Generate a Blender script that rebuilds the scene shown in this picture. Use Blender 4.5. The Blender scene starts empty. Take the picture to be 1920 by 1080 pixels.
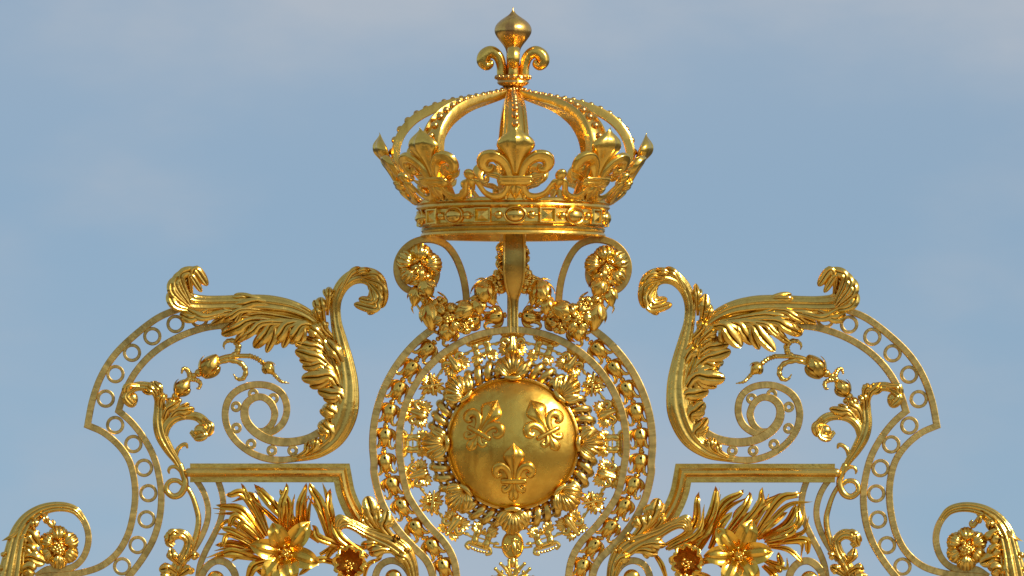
import bpy, math, random
from mathutils import Vector

sc = bpy.context.scene
col = sc.collection
PI = math.pi
# ------------------------------------------------------------------ units: drawing units (1/300 m) on the gate plane
S = 1 / 300.0
AX = 961.0            # symmetry axis of the gate
Z0 = 4.4              # height of the drawing's middle above the ground


def W(x, y, d=0.0):
    return Vector(((x - 960) * S, -d * S, Z0 + (540 - y) * S))


# ------------------------------------------------------------------ small maths
def cr(pts, n, closed=False):
    """Catmull-Rom through tuples of any length, n samples (inclusive), spaced evenly by parameter"""
    P = [tuple(float(c) for c in p) for p in pts]
    k = len(P)
    if k == 2:
        return [tuple(a + (b - a) * i / (n - 1) for a, b in zip(P[0], P[1])) for i in range(n)]
    segs = k if closed else k - 1
    out = []
    for i in range(n):
        t = segs * i / (n if closed else (n - 1))
        s = min(int(t), segs - 1)
        f = t - s
        if closed:
            p0, p1, p2, p3 = P[(s - 1) % k], P[s % k], P[(s + 1) % k], P[(s + 2) % k]
        else:
            p1, p2 = P[s], P[s + 1]
            p0 = P[s - 1] if s > 0 else tuple(2 * a - b for a, b in zip(p1, p2))
            p3 = P[s + 2] if s + 2 < k else tuple(2 * b - a for a, b in zip(p1, p2))
        q = []
        for a, b, c, d in zip(p0, p1, p2, p3):
            q.append(0.5 * (2 * b + (c - a) * f + (2 * a - 5 * b + 4 * c - d) * f * f + (3 * b - a - 3 * c + d) * f ** 3))
        out.append(tuple(q))
    return out


def interp(tab, x):
    if x <= tab[0][0]:
        return tab[0][1]
    for (a, b), (c, d) in zip(tab, tab[1:]):
        if x <= c:
            return b + (d - b) * (x - a) / (c - a)
    return tab[-1][1]


def smooth(tab, x):
    """Catmull-Rom style interpolation of a table (monotone abscissae)"""
    n = len(tab)
    if x <= tab[0][0]:
        return tab[0][1]
    for i in range(n - 1):
        if x <= tab[i + 1][0]:
            (x0, y0), (x1, y1) = tab[i], tab[i + 1]
            h = x1 - x0
            m0 = (y1 - tab[i - 1][1]) / (x1 - tab[i - 1][0]) if i else (y1 - y0) / h
            m1 = (tab[i + 2][1] - y0) / (tab[i + 2][0] - x0) if i + 2 < n else (y1 - y0) / h
            f = (x - x0) / h
            return (2 * f ** 3 - 3 * f * f + 1) * y0 + (f ** 3 - 2 * f * f + f) * h * m0 + (3 * f * f - 2 * f ** 3) * y1 + (f ** 3 - f * f) * h * m1
    return tab[-1][1]


def v3(p):
    return Vector((p[0], p[1], p[2] if len(p) > 2 else 0.0))


ZH = Vector((0, 0, 1))


# ------------------------------------------------------------------ mesh collector in drawing space (x right, y down, d towards viewer)
class MB:
    def __init__(self, mir=False, xf=None):
        self.v = []
        self.f = []
        self.a = []
        self.mir = mir
        self.xf = xf

    def vert(self, p, along=(0, 0)):
        x, y, d = p[0], p[1], p[2]
        if self.xf:
            x, y, d = self.xf(x, y, d)
        if self.mir:
            x = 2 * AX - x
        self.v.append((x, y, d))
        self.a.append(along)
        return len(self.v) - 1

    def grid(self, rows, closed_u=False, closed_v=False, alongs=None):
        idx = [[self.vert(p, alongs[i][j] if alongs else (0, 0)) for j, p in enumerate(r)] for i, r in enumerate(rows)]
        nr, nc = len(idx), len(idx[0])
        for i in range(nr if closed_u else nr - 1):
            for j in range(nc if closed_v else nc - 1):
                a, b = idx[i], idx[(i + 1) % nr]
                q = (a[j], a[(j + 1) % nc], b[(j + 1) % nc], b[j])
                self.f.append(q)
        return idx

    # ---- round tube along a path of (x,y,d[,r])
    def tube(self, path, r=None, n=None, seg=12, flat=1.0, flute=0.0, nfl=0, ring=0.0, nring=0, caps=True, spline=True):
        pts = [tuple(p) + ((r,) if len(p) == 3 else ()) for p in path]
        if spline:
            n = n or max(8, 5 * len(pts))
            pts = cr(pts, n)
        n = len(pts)
        rows = []
        for i, p in enumerate(pts):
            a = v3(pts[max(i - 1, 0)])
            b = v3(pts[min(i + 1, n - 1)])
            T = (b - a)
            T = T.normalized() if T.length > 1e-6 else Vector((1, 0, 0))
            side = T.cross(ZH)
            side = side.normalized() if side.length > 1e-3 else Vector((1, 0, 0))
            D = side.cross(T).normalized()
            if D.z < 0:
                D = -D
            rr = max(p[3], 0.15)
            if nring:
                rr *= 1 + ring * math.cos(2 * PI * nring * i / (n - 1))
            row = []
            for k in range(seg):
                t = 2 * PI * k / seg
                q = rr * (1 + flute * math.cos(nfl * t))
                row.append(tuple(v3(p) + side * (q * math.cos(t)) + D * (q * flat * math.sin(t))))
            rows.append(row)
        if caps:
            for end, s in ((0, -1), (n - 1, 1)):
                p = pts[end]
                T = (v3(pts[min(end + 1, n - 1)]) - v3(pts[max(end - 1, 0)])).normalized()
                base = rows[0] if s < 0 else rows[-1]
                c = v3(p)
                extra = []
                for m in (0.5, 0.86, 1.0):
                    extra.append([tuple(c + (Vector(q) - c) * math.sqrt(max(0, 1 - m * m)) + T * (s * max(p[3], 0.15) * m * 0.8)) for q in base])
                rows = (extra[::-1] + rows) if s < 0 else (rows + extra)
        self.grid(rows, closed_v=True)

    # ---- flat bar (rectangular section with a small chamfer) along a plane path of (x,y[,w])
    def bar(self, path, w=12, depth=22, d0=0, closed=False, n=None, spline=True, bev=1.2):
        pts = [tuple(p) if len(p) > 2 else tuple(p) + (w,) for p in path]
        if spline:
            pts = cr(pts, n or (8 * len(pts)), closed)
        n = len(pts)
        rows, al = [], []
        L = 0
        for i, p in enumerate(pts):
            if closed:
                a, b = pts[(i - 1) % n], pts[(i + 1) % n]
            else:
                a, b = pts[max(i - 1, 0)], pts[min(i + 1, n - 1)]
            pv = Vector(p[:2])
            t1 = (pv - Vector(a[:2]))
            t2 = (Vector(b[:2]) - pv)
            if t1.length < 1e-6:
                t1 = t2
            if t2.length < 1e-6:
                t2 = t1
            L += t1.length if i else 0
            t1, t2 = t1.normalized(), t2.normalized()
            T = (t1 + t2).normalized()
            N = Vector((-T.y, T.x))
            mit = 1 / max(0.45, N.dot(Vector((-t1.y, t1.x))))
            h = p[2] / 2
            D = depth / 2
            sec = [(-h, -D), (-h, D - bev), (-h + bev, D), (h - bev, D), (h, D - bev), (h, -D)]
            rows.append([(pv.x + N.x * o * mit, pv.y + N.y * o * mit, d0 + dd) for o, dd in sec])
            al.append([(L, o) for o, dd in sec])
        idx = self.grid(rows, closed_u=closed, closed_v=True, alongs=al)
        if not closed:
            self.f.append(tuple(idx[0]))
            self.f.append(tuple(idx[-1]))

    def ring(self, c, ro, ri, depth=18, d0=0, seg=40):
        rm, w = (ro + ri) / 2, ro - ri
        pts = [(c[0] + rm * math.cos(2 * PI * i / seg), c[1] + rm * math.sin(2 * PI * i / seg)) for i in range(seg)]
        self.bar(pts, w, depth, d0, closed=True, spline=False, bev=1.0)

    # ---- surface of revolution round a vertical line (x=cx, d=cd): profile of (r,y)
    def lathe(self, prof, cx, cd=0, seg=48, closed=False, mod=None):
        rows = []
        for r, y in prof:
            row = []
            for k in range(seg):
                t = 2 * PI * k / seg
                q = r * (mod(t, y) if mod else 1)
                row.append((cx + q * math.sin(t), y, cd + q * math.cos(t)))
            rows.append(row)
        self.grid(rows, closed_u=closed, closed_v=True)

    # ---- ellipsoid with rotation in the plane
    def ball(self, c, r, rot=0, nu=16, nv=10, seg=None):
        rx, ry, rd = (r, r, r) if not isinstance(r, (tuple, list)) else r
        ca, sa = math.cos(rot), math.sin(rot)
        rows = []
        for i in range(nv + 1):
            th = PI * i / nv
            row = []
            for j in range(nu):
                ph = 2 * PI * j / nu
                x, y, d = rx * math.sin(th) * math.cos(ph), -ry * math.cos(th), rd * math.sin(th) * math.sin(ph)
                row.append((c[0] + x * ca - y * sa, c[1] + x * sa + y * ca, c[2] + d))
            rows.append(row)
        self.grid(rows, closed_v=True)

    # ---- leaf-like sheet on a spine.  shape: spoon (round tip) / blade (pointed) / petal
    def leaf(self, spine, w, shape='spoon', H=0.45, groove=0.25, nfl=1, tilt=(0, 0), n=16, m=11, curl=0.0, wavy=0.0, back=True):
        big = cr([v if len(v) == 3 else tuple(v) + (0,) for v in spine], 8 * n + 1)
        us = [1 - (1 - i / n) ** (1.7 if shape == 'spoon' else 1.25) for i in range(n + 1)]
        sp = [big[int(round(u * 8 * n))] for u in us]
        rows, brows = [], []
        for i, p in enumerate(sp):
            u = us[i]
            a, b = v3(sp[max(i - 1, 0)]), v3(sp[min(i + 1, n)])
            T = (b - a).normalized()
            side = T.cross(ZH)
            if side.length < 1e-3:
                side = Vector((1, 0, 0))
            side.normalize()
            D = side.cross(T).normalized()
            if D.z < 0:
                D = -D
            tl = tilt[0] + (tilt[1] - tilt[0]) * u
            if tl:
                side, D = side * math.cos(tl) + D * math.sin(tl), D * math.cos(tl) - side * math.sin(tl)
            if shape == 'spoon':
                ww = (0.42 + 0.58 * min(1, u / 0.7)) * math.sqrt(max(0.0, 1 - (max(0, u - 0.72) / 0.28) ** 2.2))
            elif shape == 'lily':
                ww = math.sin(PI * min(1, 0.10 + 0.90 * u)) ** 0.75 * (1 - .25 * u) * 1.12 if u < 1 else 0
            elif shape == 'blade':
                ww = min(1, 0.45 + u * 1.5) * (1 - u ** 1.9) ** 0.95
            elif shape == 'point':
                ww = math.sin(PI * min(1, (0.18 + 0.82 * u))) ** 0.8 if u < 1 else 0
            else:  # petal
                ww = (math.sin(PI * (0.06 + 0.94 * u) ** 1.15)) ** 0.65 if u < 1 else 0.0
            ww = max(ww, 0.03) * w
            if wavy:
                ww *= 1 + wavy * math.sin(u * 31 + w)
            tipc = curl * w * max(0, u - 0.7) ** 2 / 0.09
            row, brow = [], []
            for j in range(m):
                v = -1 + 2 * j / (m - 1)
                env = 1 - v * v
                if nfl == 1:
                    h = H * env - groove * math.exp(-(v / 0.24) ** 2)
                else:
                    h = H * env * 0.7 - groove * (0.5 + 0.5 * math.cos(PI * nfl * (v + 1))) * (0.35 + 0.65 * env)
                h = h * ww + tipc
                q = v3(p) + side * (v * ww) + D * h
                row.append(tuple(q))
                q2 = v3(p) + side * (v * ww * 0.985) + D * (h - 1.6 - 0.10 * ww * env)
                brow.append(tuple(q2))
            rows.append(row)
            brows.append(brow[::-1])
        if back:
            rows = [r + b for r, b in zip(rows, brows)]
            self.grid(rows, closed_v=True)
        else:
            self.grid(rows)

    # ---- fluted half-round sweep with flat back : path of (x,y,d,hw)
    def stem(self, path, nfl=3, amp=0.12, H=0.8, n=None, m=25, wave=0.0):
        pts = cr(path, n or (7 * len(path)))
        n = len(pts)
        rows = []
        for i, p in enumerate(pts):
            a, b = v3(pts[max(i - 1, 0)]), v3(pts[min(i + 1, n - 1)])
            T = (b - a).normalized()
            side = T.cross(ZH)
            side = side.normalized() if side.length > 1e-3 else Vector((1, 0, 0))
            D = side.cross(T).normalized()
            if D.z < 0:
                D = -D
            hw = max(p[3], 0.2)
            row = []
            for j in range(m):
                t = PI * j / (m - 1)
                f = 1 - amp * (0.5 + 0.5 * math.cos(2 * nfl * t)) - (amp * .6 if wave else 0) * (0.5 + .5 * math.cos(2 * nfl * 2 * t + 1))
                row.append(tuple(v3(p) + side * (hw * math.cos(t)) + D * (hw * H * math.sin(t) * f)))
            for j in range(5):
                t = PI + PI * (j + 1) / 6
                row.append(tuple(v3(p) + side * (hw * math.cos(t)) + D * (hw * 0.3 * math.sin(t))))
            rows.append(row)
        for end in (0, -1):
            c = [sum(q[k] for q in rows[end]) / len(rows[end]) for k in range(3)]
            r2 = [tuple(c) for _ in rows[end]]
            rows = [r2] + rows if end == 0 else rows + [r2]
        self.grid(rows, closed_v=True)

    # ---- acanthus lobe: main tongue with two or more flanking ones
    def lobe(self, base, mid, tip, w, d=(10, 20, 14), spread=0.30, flank=2, curl=0.35, seed=0):
        R = random.Random(seed * 7 + int(tip[0] * 3 + tip[1]))
        b, c, t = Vector(base), Vector(mid), Vector(tip)
        ax = t - c
        L = ax.length
        ang0 = math.atan2(ax.y, ax.x)
        w = w * 1.12
        seq = {0: [0], 2: [1, -1, 0], 4: [2, -2, 1, -1, 0]}[flank]
        dd = R.uniform(-3, 4)
        for s in seq:
            ang = ang0 + s * (0.42 if flank == 2 else 0.34) * (0.8 + 0.4 * R.random())
            LL = L * (1 - 0.20 * abs(s) ** 1.1) * (0.94 + 0.12 * R.random())
            e = c + Vector((math.cos(ang), math.sin(ang))) * LL
            nrm = Vector((-ax.y, ax.x)).normalized()
            off = nrm * (s * w * 0.30)
            m2 = c + off * .7
            b2 = b + off * 0.35
            sag = -3.0 * abs(s) + dd
            q = (c + (e - c) * 0.5) + off * 0.5
            self.leaf([(b2.x, b2.y, d[0] + sag * .5), (m2.x, m2.y, d[1] + sag), (q.x, q.y, (d[1] + d[2]) / 2 + 5 + sag), (e.x, e.y, d[2] + sag - 2)],
                      w * (0.82 if s == 0 else 0.60) * (.9 + .2 * R.random()), 'spoon', H=0.46, groove=0.44, n=16, m=11, curl=R.choice((-.9, -.5, .3, .7)))

    def spray(self, c, ang, L, w, k=5, fan=1.6, d=6, shape='point'):
        for i in range(k):
            a = ang + fan * (i / (k - 1) - 0.5)
            l = L * (1 - 0.28 * abs(2 * i / (k - 1) - 1))
            ux, uy = math.cos(a), math.sin(a)
            self.leaf([(c[0], c[1], d), (c[0] + ux * l * .55, c[1] + uy * l * .55, d + 3), (c[0] + ux * l, c[1] + uy * l, d + 1)], w, shape, H=.5, groove=.3, n=8, m=7)

    # ---- rosette: ruffled ribbed petals
    def rosette(self, c, R, npet=6, d=10, rot=0.0, ribs=7, cup=10, seed=1, inner=0.2):
        rn = random.Random(seed)
        self.ball((c[0], c[1], d - 3), (R * .5, R * .5, R * .16), nu=24, nv=10)
        for layer in (0, 1):
            for k in range(npet):
                if layer and (k % 2):
                    continue
                a0 = rot + 2 * PI * (k + 0.5 * layer) / npet
                RR = R * (1.0 if layer == 0 else 0.5) * (0.94 + 0.1 * rn.random())
                half = PI / npet * 1.12
                rows = []
                nn, mm = 12, 29
                for i in range(nn + 1):
                    u = i / nn
                    row = []
                    for j in range(mm):
                        v = -1 + 2 * j / (mm - 1)
                        wid = half * (0.62 + 0.42 * math.sin(PI * min(1, u * .62))) * (1 - 0.25 * max(0, u - .8) / .2)
                        rad = RR * (inner + (1 - inner) * u * (1 - 0.13 * v * v * u - 0.035 * u * (0.5 - 0.5 * math.cos(2 * PI * ribs * (v + 1) / 2))))
                        aa = a0 + v * wid
                        rib = 0.024 * R * math.cos(2 * PI * ribs * (v + 1) / 2) * (0.25 + 0.75 * u)
                        dd = d + layer * 2 + (k % 2) * 4 + cup * math.sin(PI * (0.10 + 0.84 * u)) - 0.22 * R * abs(v) ** 2.5 + rib
                        row.append((c[0] + rad * math.cos(aa), c[1] + rad * math.sin(aa), dd))
                    rows.append(row)
                self.grid(rows)

    def pollen(self, c, R, d, k=14, r=2.6, seed=3):
        rn = random.Random(seed)
        self.ball((c[0], c[1], d - 1), (R * .72, R * .72, R * .4))
        for i in range(k):
            a = i * 2.399963
            q = R * math.sqrt((i + .3) / k)
            self.ball((c[0] + q * math.cos(a), c[1] + q * math.sin(a), d + R * .4 * (1 - (q / R) ** 2) + rn.random() * 2), r * (0.85 + .4 * rn.random()), nu=8, nv=6)

    # ---- closed bud / pod with sepals, growing along direction ang
    def bud(self, c, ang, L, w, nsep=5, d=0, roll=0.0, flare=0.25):
        ca, sa = math.cos(ang), math.sin(ang)

        def place(s, off, dd):
            return (c[0] + s * ca - off * sa, c[1] + s * sa + off * ca, d + dd)

        rows = []
        for i in range(13):
            t = i / 12
            r = w * (math.sin(PI * (0.03 + 0.94 * t)) ** 0.7) * (1.05 - .25 * t)
            rows.append([place(-L / 2 + L * t, r * (1 + .04 * math.cos(6 * 2 * PI * k / 24)) * math.cos(2 * PI * k / 24), r * math.sin(2 * PI * k / 24)) for k in range(24)])
        self.grid(rows, closed_v=True)
        for k in range(nsep):
            a0 = roll + 2 * PI * k / nsep
            rows = []
            for i in range(12):
                t = i / 11
                s = -L / 2 + L * 0.72 * t
                r = w * (math.sin(PI * (0.05 + 0.68 * t)) ** 0.65) * (1.12 + flare * t ** 3)
                half = 0.62 * (math.sin(PI * (0.16 + 0.84 * t)) ** 0.75 if t < 1 else 0)
                row = []
                for j in range(9):
                    v = -1 + j / 4
                    aa = a0 + v * half
                    rr = r * (1 + 0.05 * (1 - v * v) - 0.07 * math.exp(-(v / .25) ** 2))
                    row.append(place(s - L * .05 * v * v * t, rr * math.cos(aa), rr * math.sin(aa)))
                rows.append(row)
            self.grid(rows)

    def build(self, name, mat, parent=None, at=None, angle=38):
        """link as ONE mesh object whose origin is the drawing point `at` (default: the parent's base)"""
        if at is None:
            o = ORIG[parent.name] if parent else W(AX, 540)
        else:
            p = at
            if self.mir:
                p = (2 * AX - p[0],) + tuple(p[1:])
            o = W(*p)
        me = bpy.data.meshes.new(name)
        vs = [W(*p) - o for p in self.v]
        me.from_pydata(vs, [], [list(dict.fromkeys(q)) for q in self.f if len(set(q)) > 2])
        at_ = me.attributes.new('along', 'FLOAT_VECTOR', 'POINT')
        flat = []
        for u, w in self.a:
            flat += [u * S, w * S, 0.0]
        at_.data.foreach_set('vector', flat)
        import bmesh
        bm = bmesh.new()
        bm.from_mesh(me)
        bmesh.ops.remove_doubles(bm, verts=bm.verts, dist=0.00002)
        bmesh.ops.dissolve_degenerate(bm, edges=bm.edges, dist=0.00001)
        bmesh.ops.recalc_face_normals(bm, faces=bm.faces)
        bm.to_mesh(me)
        bm.free()
        me.polygons.foreach_set('use_smooth', [True] * len(me.polygons))
        me.set_sharp_from_angle(angle=math.radians(angle))
        me.materials.append(mat)
        ob = bpy.data.objects.new(name, me)
        col.objects.link(ob)
        ORIG[ob.name] = o
        if parent:
            ob.parent = parent
            ob.location = o - ORIG[parent.name]
        else:
            ob.location = o
        return ob


ORIG = {}
MI = {False: 'left', True: 'right'}


def mx(x, mir):
    return 2 * AX - x if mir else x


def thing(name, label, cat, base, group=None, mir=False):
    o = bpy.data.objects.new(name, None)
    o.empty_display_size = .1
    col.objects.link(o)
    loc = W(mx(base[0], mir), *base[1:])
    o.location = loc
    ORIG[o.name] = loc
    o['label'] = label
    o['category'] = cat
    if group:
        o['group'] = group
    return o


def clone(o, parent, loc=None, rot_y=None, rot_z=None):
    c = o.copy()
    col.objects.link(c)
    c.parent = parent
    if loc is not None:
        c.location = loc - ORIG[parent.name]
        ORIG[c.name] = loc
    if rot_y is not None:
        c.rotation_euler = (0, rot_y, 0)
    if rot_z is not None:
        c.rotation_euler = (0, 0, rot_z)
    for ch in list(o.children):
        k = ch.copy()
        col.objects.link(k)
        k.parent = c
    return c


# ------------------------------------------------------------------ materials
def gold(name, c1, c2, rough=(0.2, 0.36), bump=0.12, bscale=26, streak=False, patina=0.5, dent=0.12, grime_shade=0.0):
    m = bpy.data.materials.new(name)
    m.use_nodes = True
    nt = m.node_tree
    N = nt.nodes
    L = nt.links
    bs = N['Principled BSDF']
    bs.inputs['Metallic'].default_value = 1.0
    geo = N.new('ShaderNodeNewGeometry')
    n1 = N.new('ShaderNodeTexNoise')
    n1.inputs['Scale'].default_value = 5.5
    n1.inputs['Detail'].default_value = 7
    n1.inputs['Roughness'].default_value = 0.68
    L.new(geo.outputs['Position'], n1.inputs['Vector'])
    r1 = N.new('ShaderNodeValToRGB')
    r1.color_ramp.elements[0].position = 0.40
    r1.color_ramp.elements[1].position = 0.68
    r1.color_ramp.elements[0].color = (0, 0, 0, 1)
    r1.color_ramp.elements[1].color = (1, 1, 1, 1)
    L.new(n1.outputs['Fac'], r1.inputs['Fac'])
    mul = N.new('ShaderNodeMath')
    mul.operation = 'MULTIPLY'
    mul.inputs[1].default_value = patina
    # rain streaks: noise drawn out vertically
    smp = N.new('ShaderNodeMapping')
    smp.inputs['Scale'].default_value = (13, 13, 1.6)
    L.new(geo.outputs['Position'], smp.inputs['Vector'])
    sn = N.new('ShaderNodeTexNoise')
    sn.inputs['Scale'].default_value = 1.6
    sn.inputs['Detail'].default_value = 4
    L.new(smp.outputs['Vector'], sn.inputs['Vector'])
    sr = N.new('ShaderNodeMapRange')
    sr.inputs['From Min'].default_value = .5
    sr.inputs['From Max'].default_value = .72
    L.new(sn.outputs['Fac'], sr.inputs['Value'])
    mxm = N.new('ShaderNodeMath')
    mxm.operation = 'MAXIMUM'
    L.new(r1.outputs['Color'], mxm.inputs[0])
    L.new(sr.outputs['Result'], mxm.inputs[1])
    L.new(mxm.outputs[0], mul.inputs[0])
    mix = N.new('ShaderNodeMix')
    mix.data_type = 'RGBA'
    mix.inputs['A'].default_value = (*c1, 1)
    mix.inputs['B'].default_value = (*c2, 1)
    L.new(mul.outputs[0], mix.inputs['Factor'])
    base = mix.outputs['Result']
    if grime_shade:  # hollows darkened: grime, and recess shade put into the base colour
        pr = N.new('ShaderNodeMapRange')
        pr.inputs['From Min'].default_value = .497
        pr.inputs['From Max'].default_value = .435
        pr.inputs['To Max'].default_value = grime_shade
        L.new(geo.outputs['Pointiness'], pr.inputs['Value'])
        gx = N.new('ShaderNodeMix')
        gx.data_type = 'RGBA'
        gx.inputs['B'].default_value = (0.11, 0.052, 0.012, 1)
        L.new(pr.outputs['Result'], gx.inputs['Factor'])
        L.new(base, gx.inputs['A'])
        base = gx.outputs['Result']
    # fine grain of the leaf gilding
    n2 = N.new('ShaderNodeTexNoise')
    n2.inputs['Scale'].default_value = bscale
    n2.inputs['Detail'].default_value = 5
    L.new(geo.outputs['Position'], n2.inputs['Vector'])
    hgt = n2.outputs['Fac']
    mr = N.new('ShaderNodeMapRange')
    mr.inputs['From Min'].default_value = 0.3
    mr.inputs['From Max'].default_value = 0.7
    mr.inputs['To Min'].default_value = rough[0]
    mr.inputs['To Max'].default_value = rough[1]
    L.new(n1.outputs['Fac'], mr.inputs['Value'])
    L.new(mr.outputs['Result'], bs.inputs['Roughness'])
    if streak:
        at = N.new('ShaderNodeAttribute')
        at.attribute_name = 'along'
        mp = N.new('ShaderNodeMapping')
        mp.inputs['Rotation'].default_value = (0, 0, 0.5)
        mp.inputs['Scale'].default_value = (32, 9, 1)
        L.new(at.outputs['Vector'], mp.inputs['Vector'])
        ad = N.new('ShaderNodeVectorMath')
        ad.operation = 'ADD'
        L.new(mp.outputs['Vector'], ad.inputs[0])
        sc_ = N.new('ShaderNodeVectorMath')
        sc_.operation = 'SCALE'
        sc_.inputs['Scale'].default_value = 3.0
        L.new(geo.outputs['Position'], sc_.inputs[0])
        L.new(sc_.outputs['Vector'], ad.inputs[1])
        n3 = N.new('ShaderNodeTexNoise')
        n3.inputs['Scale'].default_value = 1.0
        n3.inputs['Detail'].default_value = 6
        n3.inputs['Roughness'].default_value = 0.62
        L.new(ad.outputs['Vector'], n3.inputs['Vector'])
        hgt = n3.outputs['Fac']
        r3 = N.new('ShaderNodeMapRange')
        r3.inputs['From Min'].default_value = 0.35
        r3.inputs['From Max'].default_value = 0.65
        r3.inputs['To Min'].default_value = 0.70
        r3.inputs['To Max'].default_value = 1.15
        L.new(n3.outputs['Fac'], r3.inputs['Value'])
        mm = N.new('ShaderNodeVectorMath')
        mm.operation = 'SCALE'
        L.new(base, mm.inputs[0])
        L.new(r3.outputs['Result'], mm.inputs['Scale'])
        base = mm.outputs['Vector']
    L.new(base, bs.inputs['Base Color'])
    n4 = N.new('ShaderNodeTexNoise')
    n4.inputs['Scale'].default_value = 9.0
    n4.inputs['Detail'].default_value = 3
    L.new(geo.outputs['Position'], n4.inputs['Vector'])
    b0 = N.new('ShaderNodeBump')
    b0.inputs['Strength'].default_value = dent
    b0.inputs['Distance'].default_value = 0.05
    L.new(n4.outputs['Fac'], b0.inputs['Height'])
    bp = N.new('ShaderNodeBump')
    L.new(b0.outputs['Normal'], bp.inputs['Normal'])
    bp.inputs['Strength'].default_value = bump
    bp.inputs['Distance'].default_value = 0.02 if not streak else 0.012
    L.new(hgt, bp.inputs['Height'])
    L.new(bp.outputs['Normal'], bs.inputs['Normal'])
    return m


G_POL = gold('gilded_polished', (0.97, 0.62, 0.12), (0.80, 0.44, 0.07), (0.17, 0.30), 0.08, 24, grime_shade=.85)
G_GEM = gold('gilded_gem', (0.97, 0.62, 0.13), (0.84, 0.48, 0.08), (0.14, 0.26), 0.06, 24)
G_AMB = gold('gilded_petals', (0.97, 0.57, 0.08), (0.82, 0.42, 0.045), (0.14, 0.27), 0.09, 24, grime_shade=.85)
G_LEAF = gold('gilded_leafwork', (0.95, 0.63, 0.14), (0.74, 0.43, 0.08), (0.14, 0.28), 0.11, 30, patina=.65, grime_shade=1.0)
G_BAR = gold('gilded_flat_bar', (0.80, 0.54, 0.16), (0.66, 0.42, 0.11), (0.32, 0.46), 0.22, 30, streak=True)
G_STRAP = gold('gilded_warm_strap', (0.74, 0.45, 0.10), (0.52, 0.28, 0.06), (0.30, 0.44), 0.12, 30, patina=.9)
G_SAT = gold('gilded_satin', (0.90, 0.58, 0.13), (0.68, 0.41, 0.08), (0.20, 0.34), 0.08, 26, grime_shade=.7)
G_ARCH = gold('gilded_arch', (0.94, 0.60, 0.13), (0.72, 0.42, 0.07), (0.18, 0.32), 0.06, 24, patina=.8)
G_DOME = gold('gilded_dome', (0.96, 0.60, 0.10), (0.68, 0.36, 0.05), (0.21, 0.34), 0.02, 14, patina=.9, dent=.10)
G_RED = gold('gilded_old_red', (0.90, 0.54, 0.13), (0.54, 0.26, 0.09), (0.21, 0.34), 0.08, 24, patina=.85, grime_shade=.8)
G_ROD = gold('gilded_dark_rod', (0.66, 0.40, 0.08), (0.42, 0.23, 0.05), (0.24, 0.40), 0.10, 24, patina=.9)


def dark_mat():
    m = bpy.data.materials.new('drilled_hole')
    m.use_nodes = True
    b = m.node_tree.nodes['Principled BSDF']
    b.inputs['Base Color'].default_value = (0.008, 0.005, 0.002, 1)
    b.inputs['Roughness'].default_value = 1
    b.inputs['Specular IOR Level'].default_value = 0
    return m


DARK = dark_mat()

# ================================================================== CROWN
XC = 962.0
crown = thing('royal_crown', 'large open gilded crown with beaded arches standing at the top of the gate', 'crown', (XC, 446, 0))
RP = [(246, 258), (252, 255), (270, 251), (288, 245), (317, 231), (352, 213), (382, 186), (396, 178)]


def radial(t, y, n):
    r = interp(RP, y) + n
    th = t / 212.0
    return (XC + r * math.sin(th), y, r * math.cos(th))


# circlet
mb = MB()
prof = [(164, 445), (171, 446), (174, 443), (173, 439), (170, 437), (172.5, 434), (173, 430), (170, 427), (171, 424), (174, 422), (174, 397),
        (178, 395), (182, 391), (181, 387), (179, 386), (183, 383), (183, 379), (178, 376), (168, 377), (164, 381)]
mb.lathe(prof, XC, 0, 128, closed=True)
circ = mb.build('circlet', G_ARCH, crown, angle=30)


def crownpart(mb, name, mat, parent):
    return mb.build(name, mat, parent, at=(XC, 446, 0))


protos = {}
mb = MB()
mb.ball((XC, 410, 175), (17.5, 13, 11), nu=28, nv=16)
rows = []
for i in range(40):
    a = 2 * PI * i / 40
    cx_, cy_ = XC + 20 * math.cos(a), 410 + 15 * math.sin(a)
    rows.append([(cx_ + 2.2 * math.cos(a) * math.cos(b), cy_ + 2.2 * math.sin(a) * math.cos(b), 176 + 2.6 * math.sin(b)) for b in [2 * PI * k / 8 for k in range(8)]])
mb.grid(rows, closed_u=True, closed_v=True)
g_oval = crownpart(mb, 'oval_gem', G_GEM, circ)
mb = MB()


def sq(h, d):
    return [(XC - h, 410 - h * .86, d), (XC + h, 410 - h * .86, d), (XC + h, 410 + h * .86, d), (XC - h, 410 + h * .86, d)]


mb.grid([sq(17, 170), sq(17, 179), sq(15.8, 181), sq(13.6, 181), sq(12.6, 177), sq(6, 180.5), sq(0.1, 184)], closed_v=True)
g_sq = crownpart(mb, 'square_gem', G_GEM, circ)
mb = MB()
mb.ball((XC, 410, 177), (7.6, 7.6, 7.6))
mb.ball((XC - 8.5, 410, 175), (4, 2.6, 3), nu=8, nv=6)
mb.ball((XC + 8.5, 410, 175), (4, 2.6, 3), nu=8, nv=6)
g_pl = crownpart(mb, 'pearl', G_GEM, circ)
for k in range(18):
    src = g_oval if k % 2 == 0 else g_sq
    if k in (0, 1):
        src.rotation_euler.z = math.radians(20 * k)
    else:
        clone(src, circ, rot_z=math.radians(20 * k))
    if k == 0:
        g_pl.rotation_euler.z = math.radians(10)
    else:
        clone(g_pl, circ, rot_z=math.radians(20 * k + 10))

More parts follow.
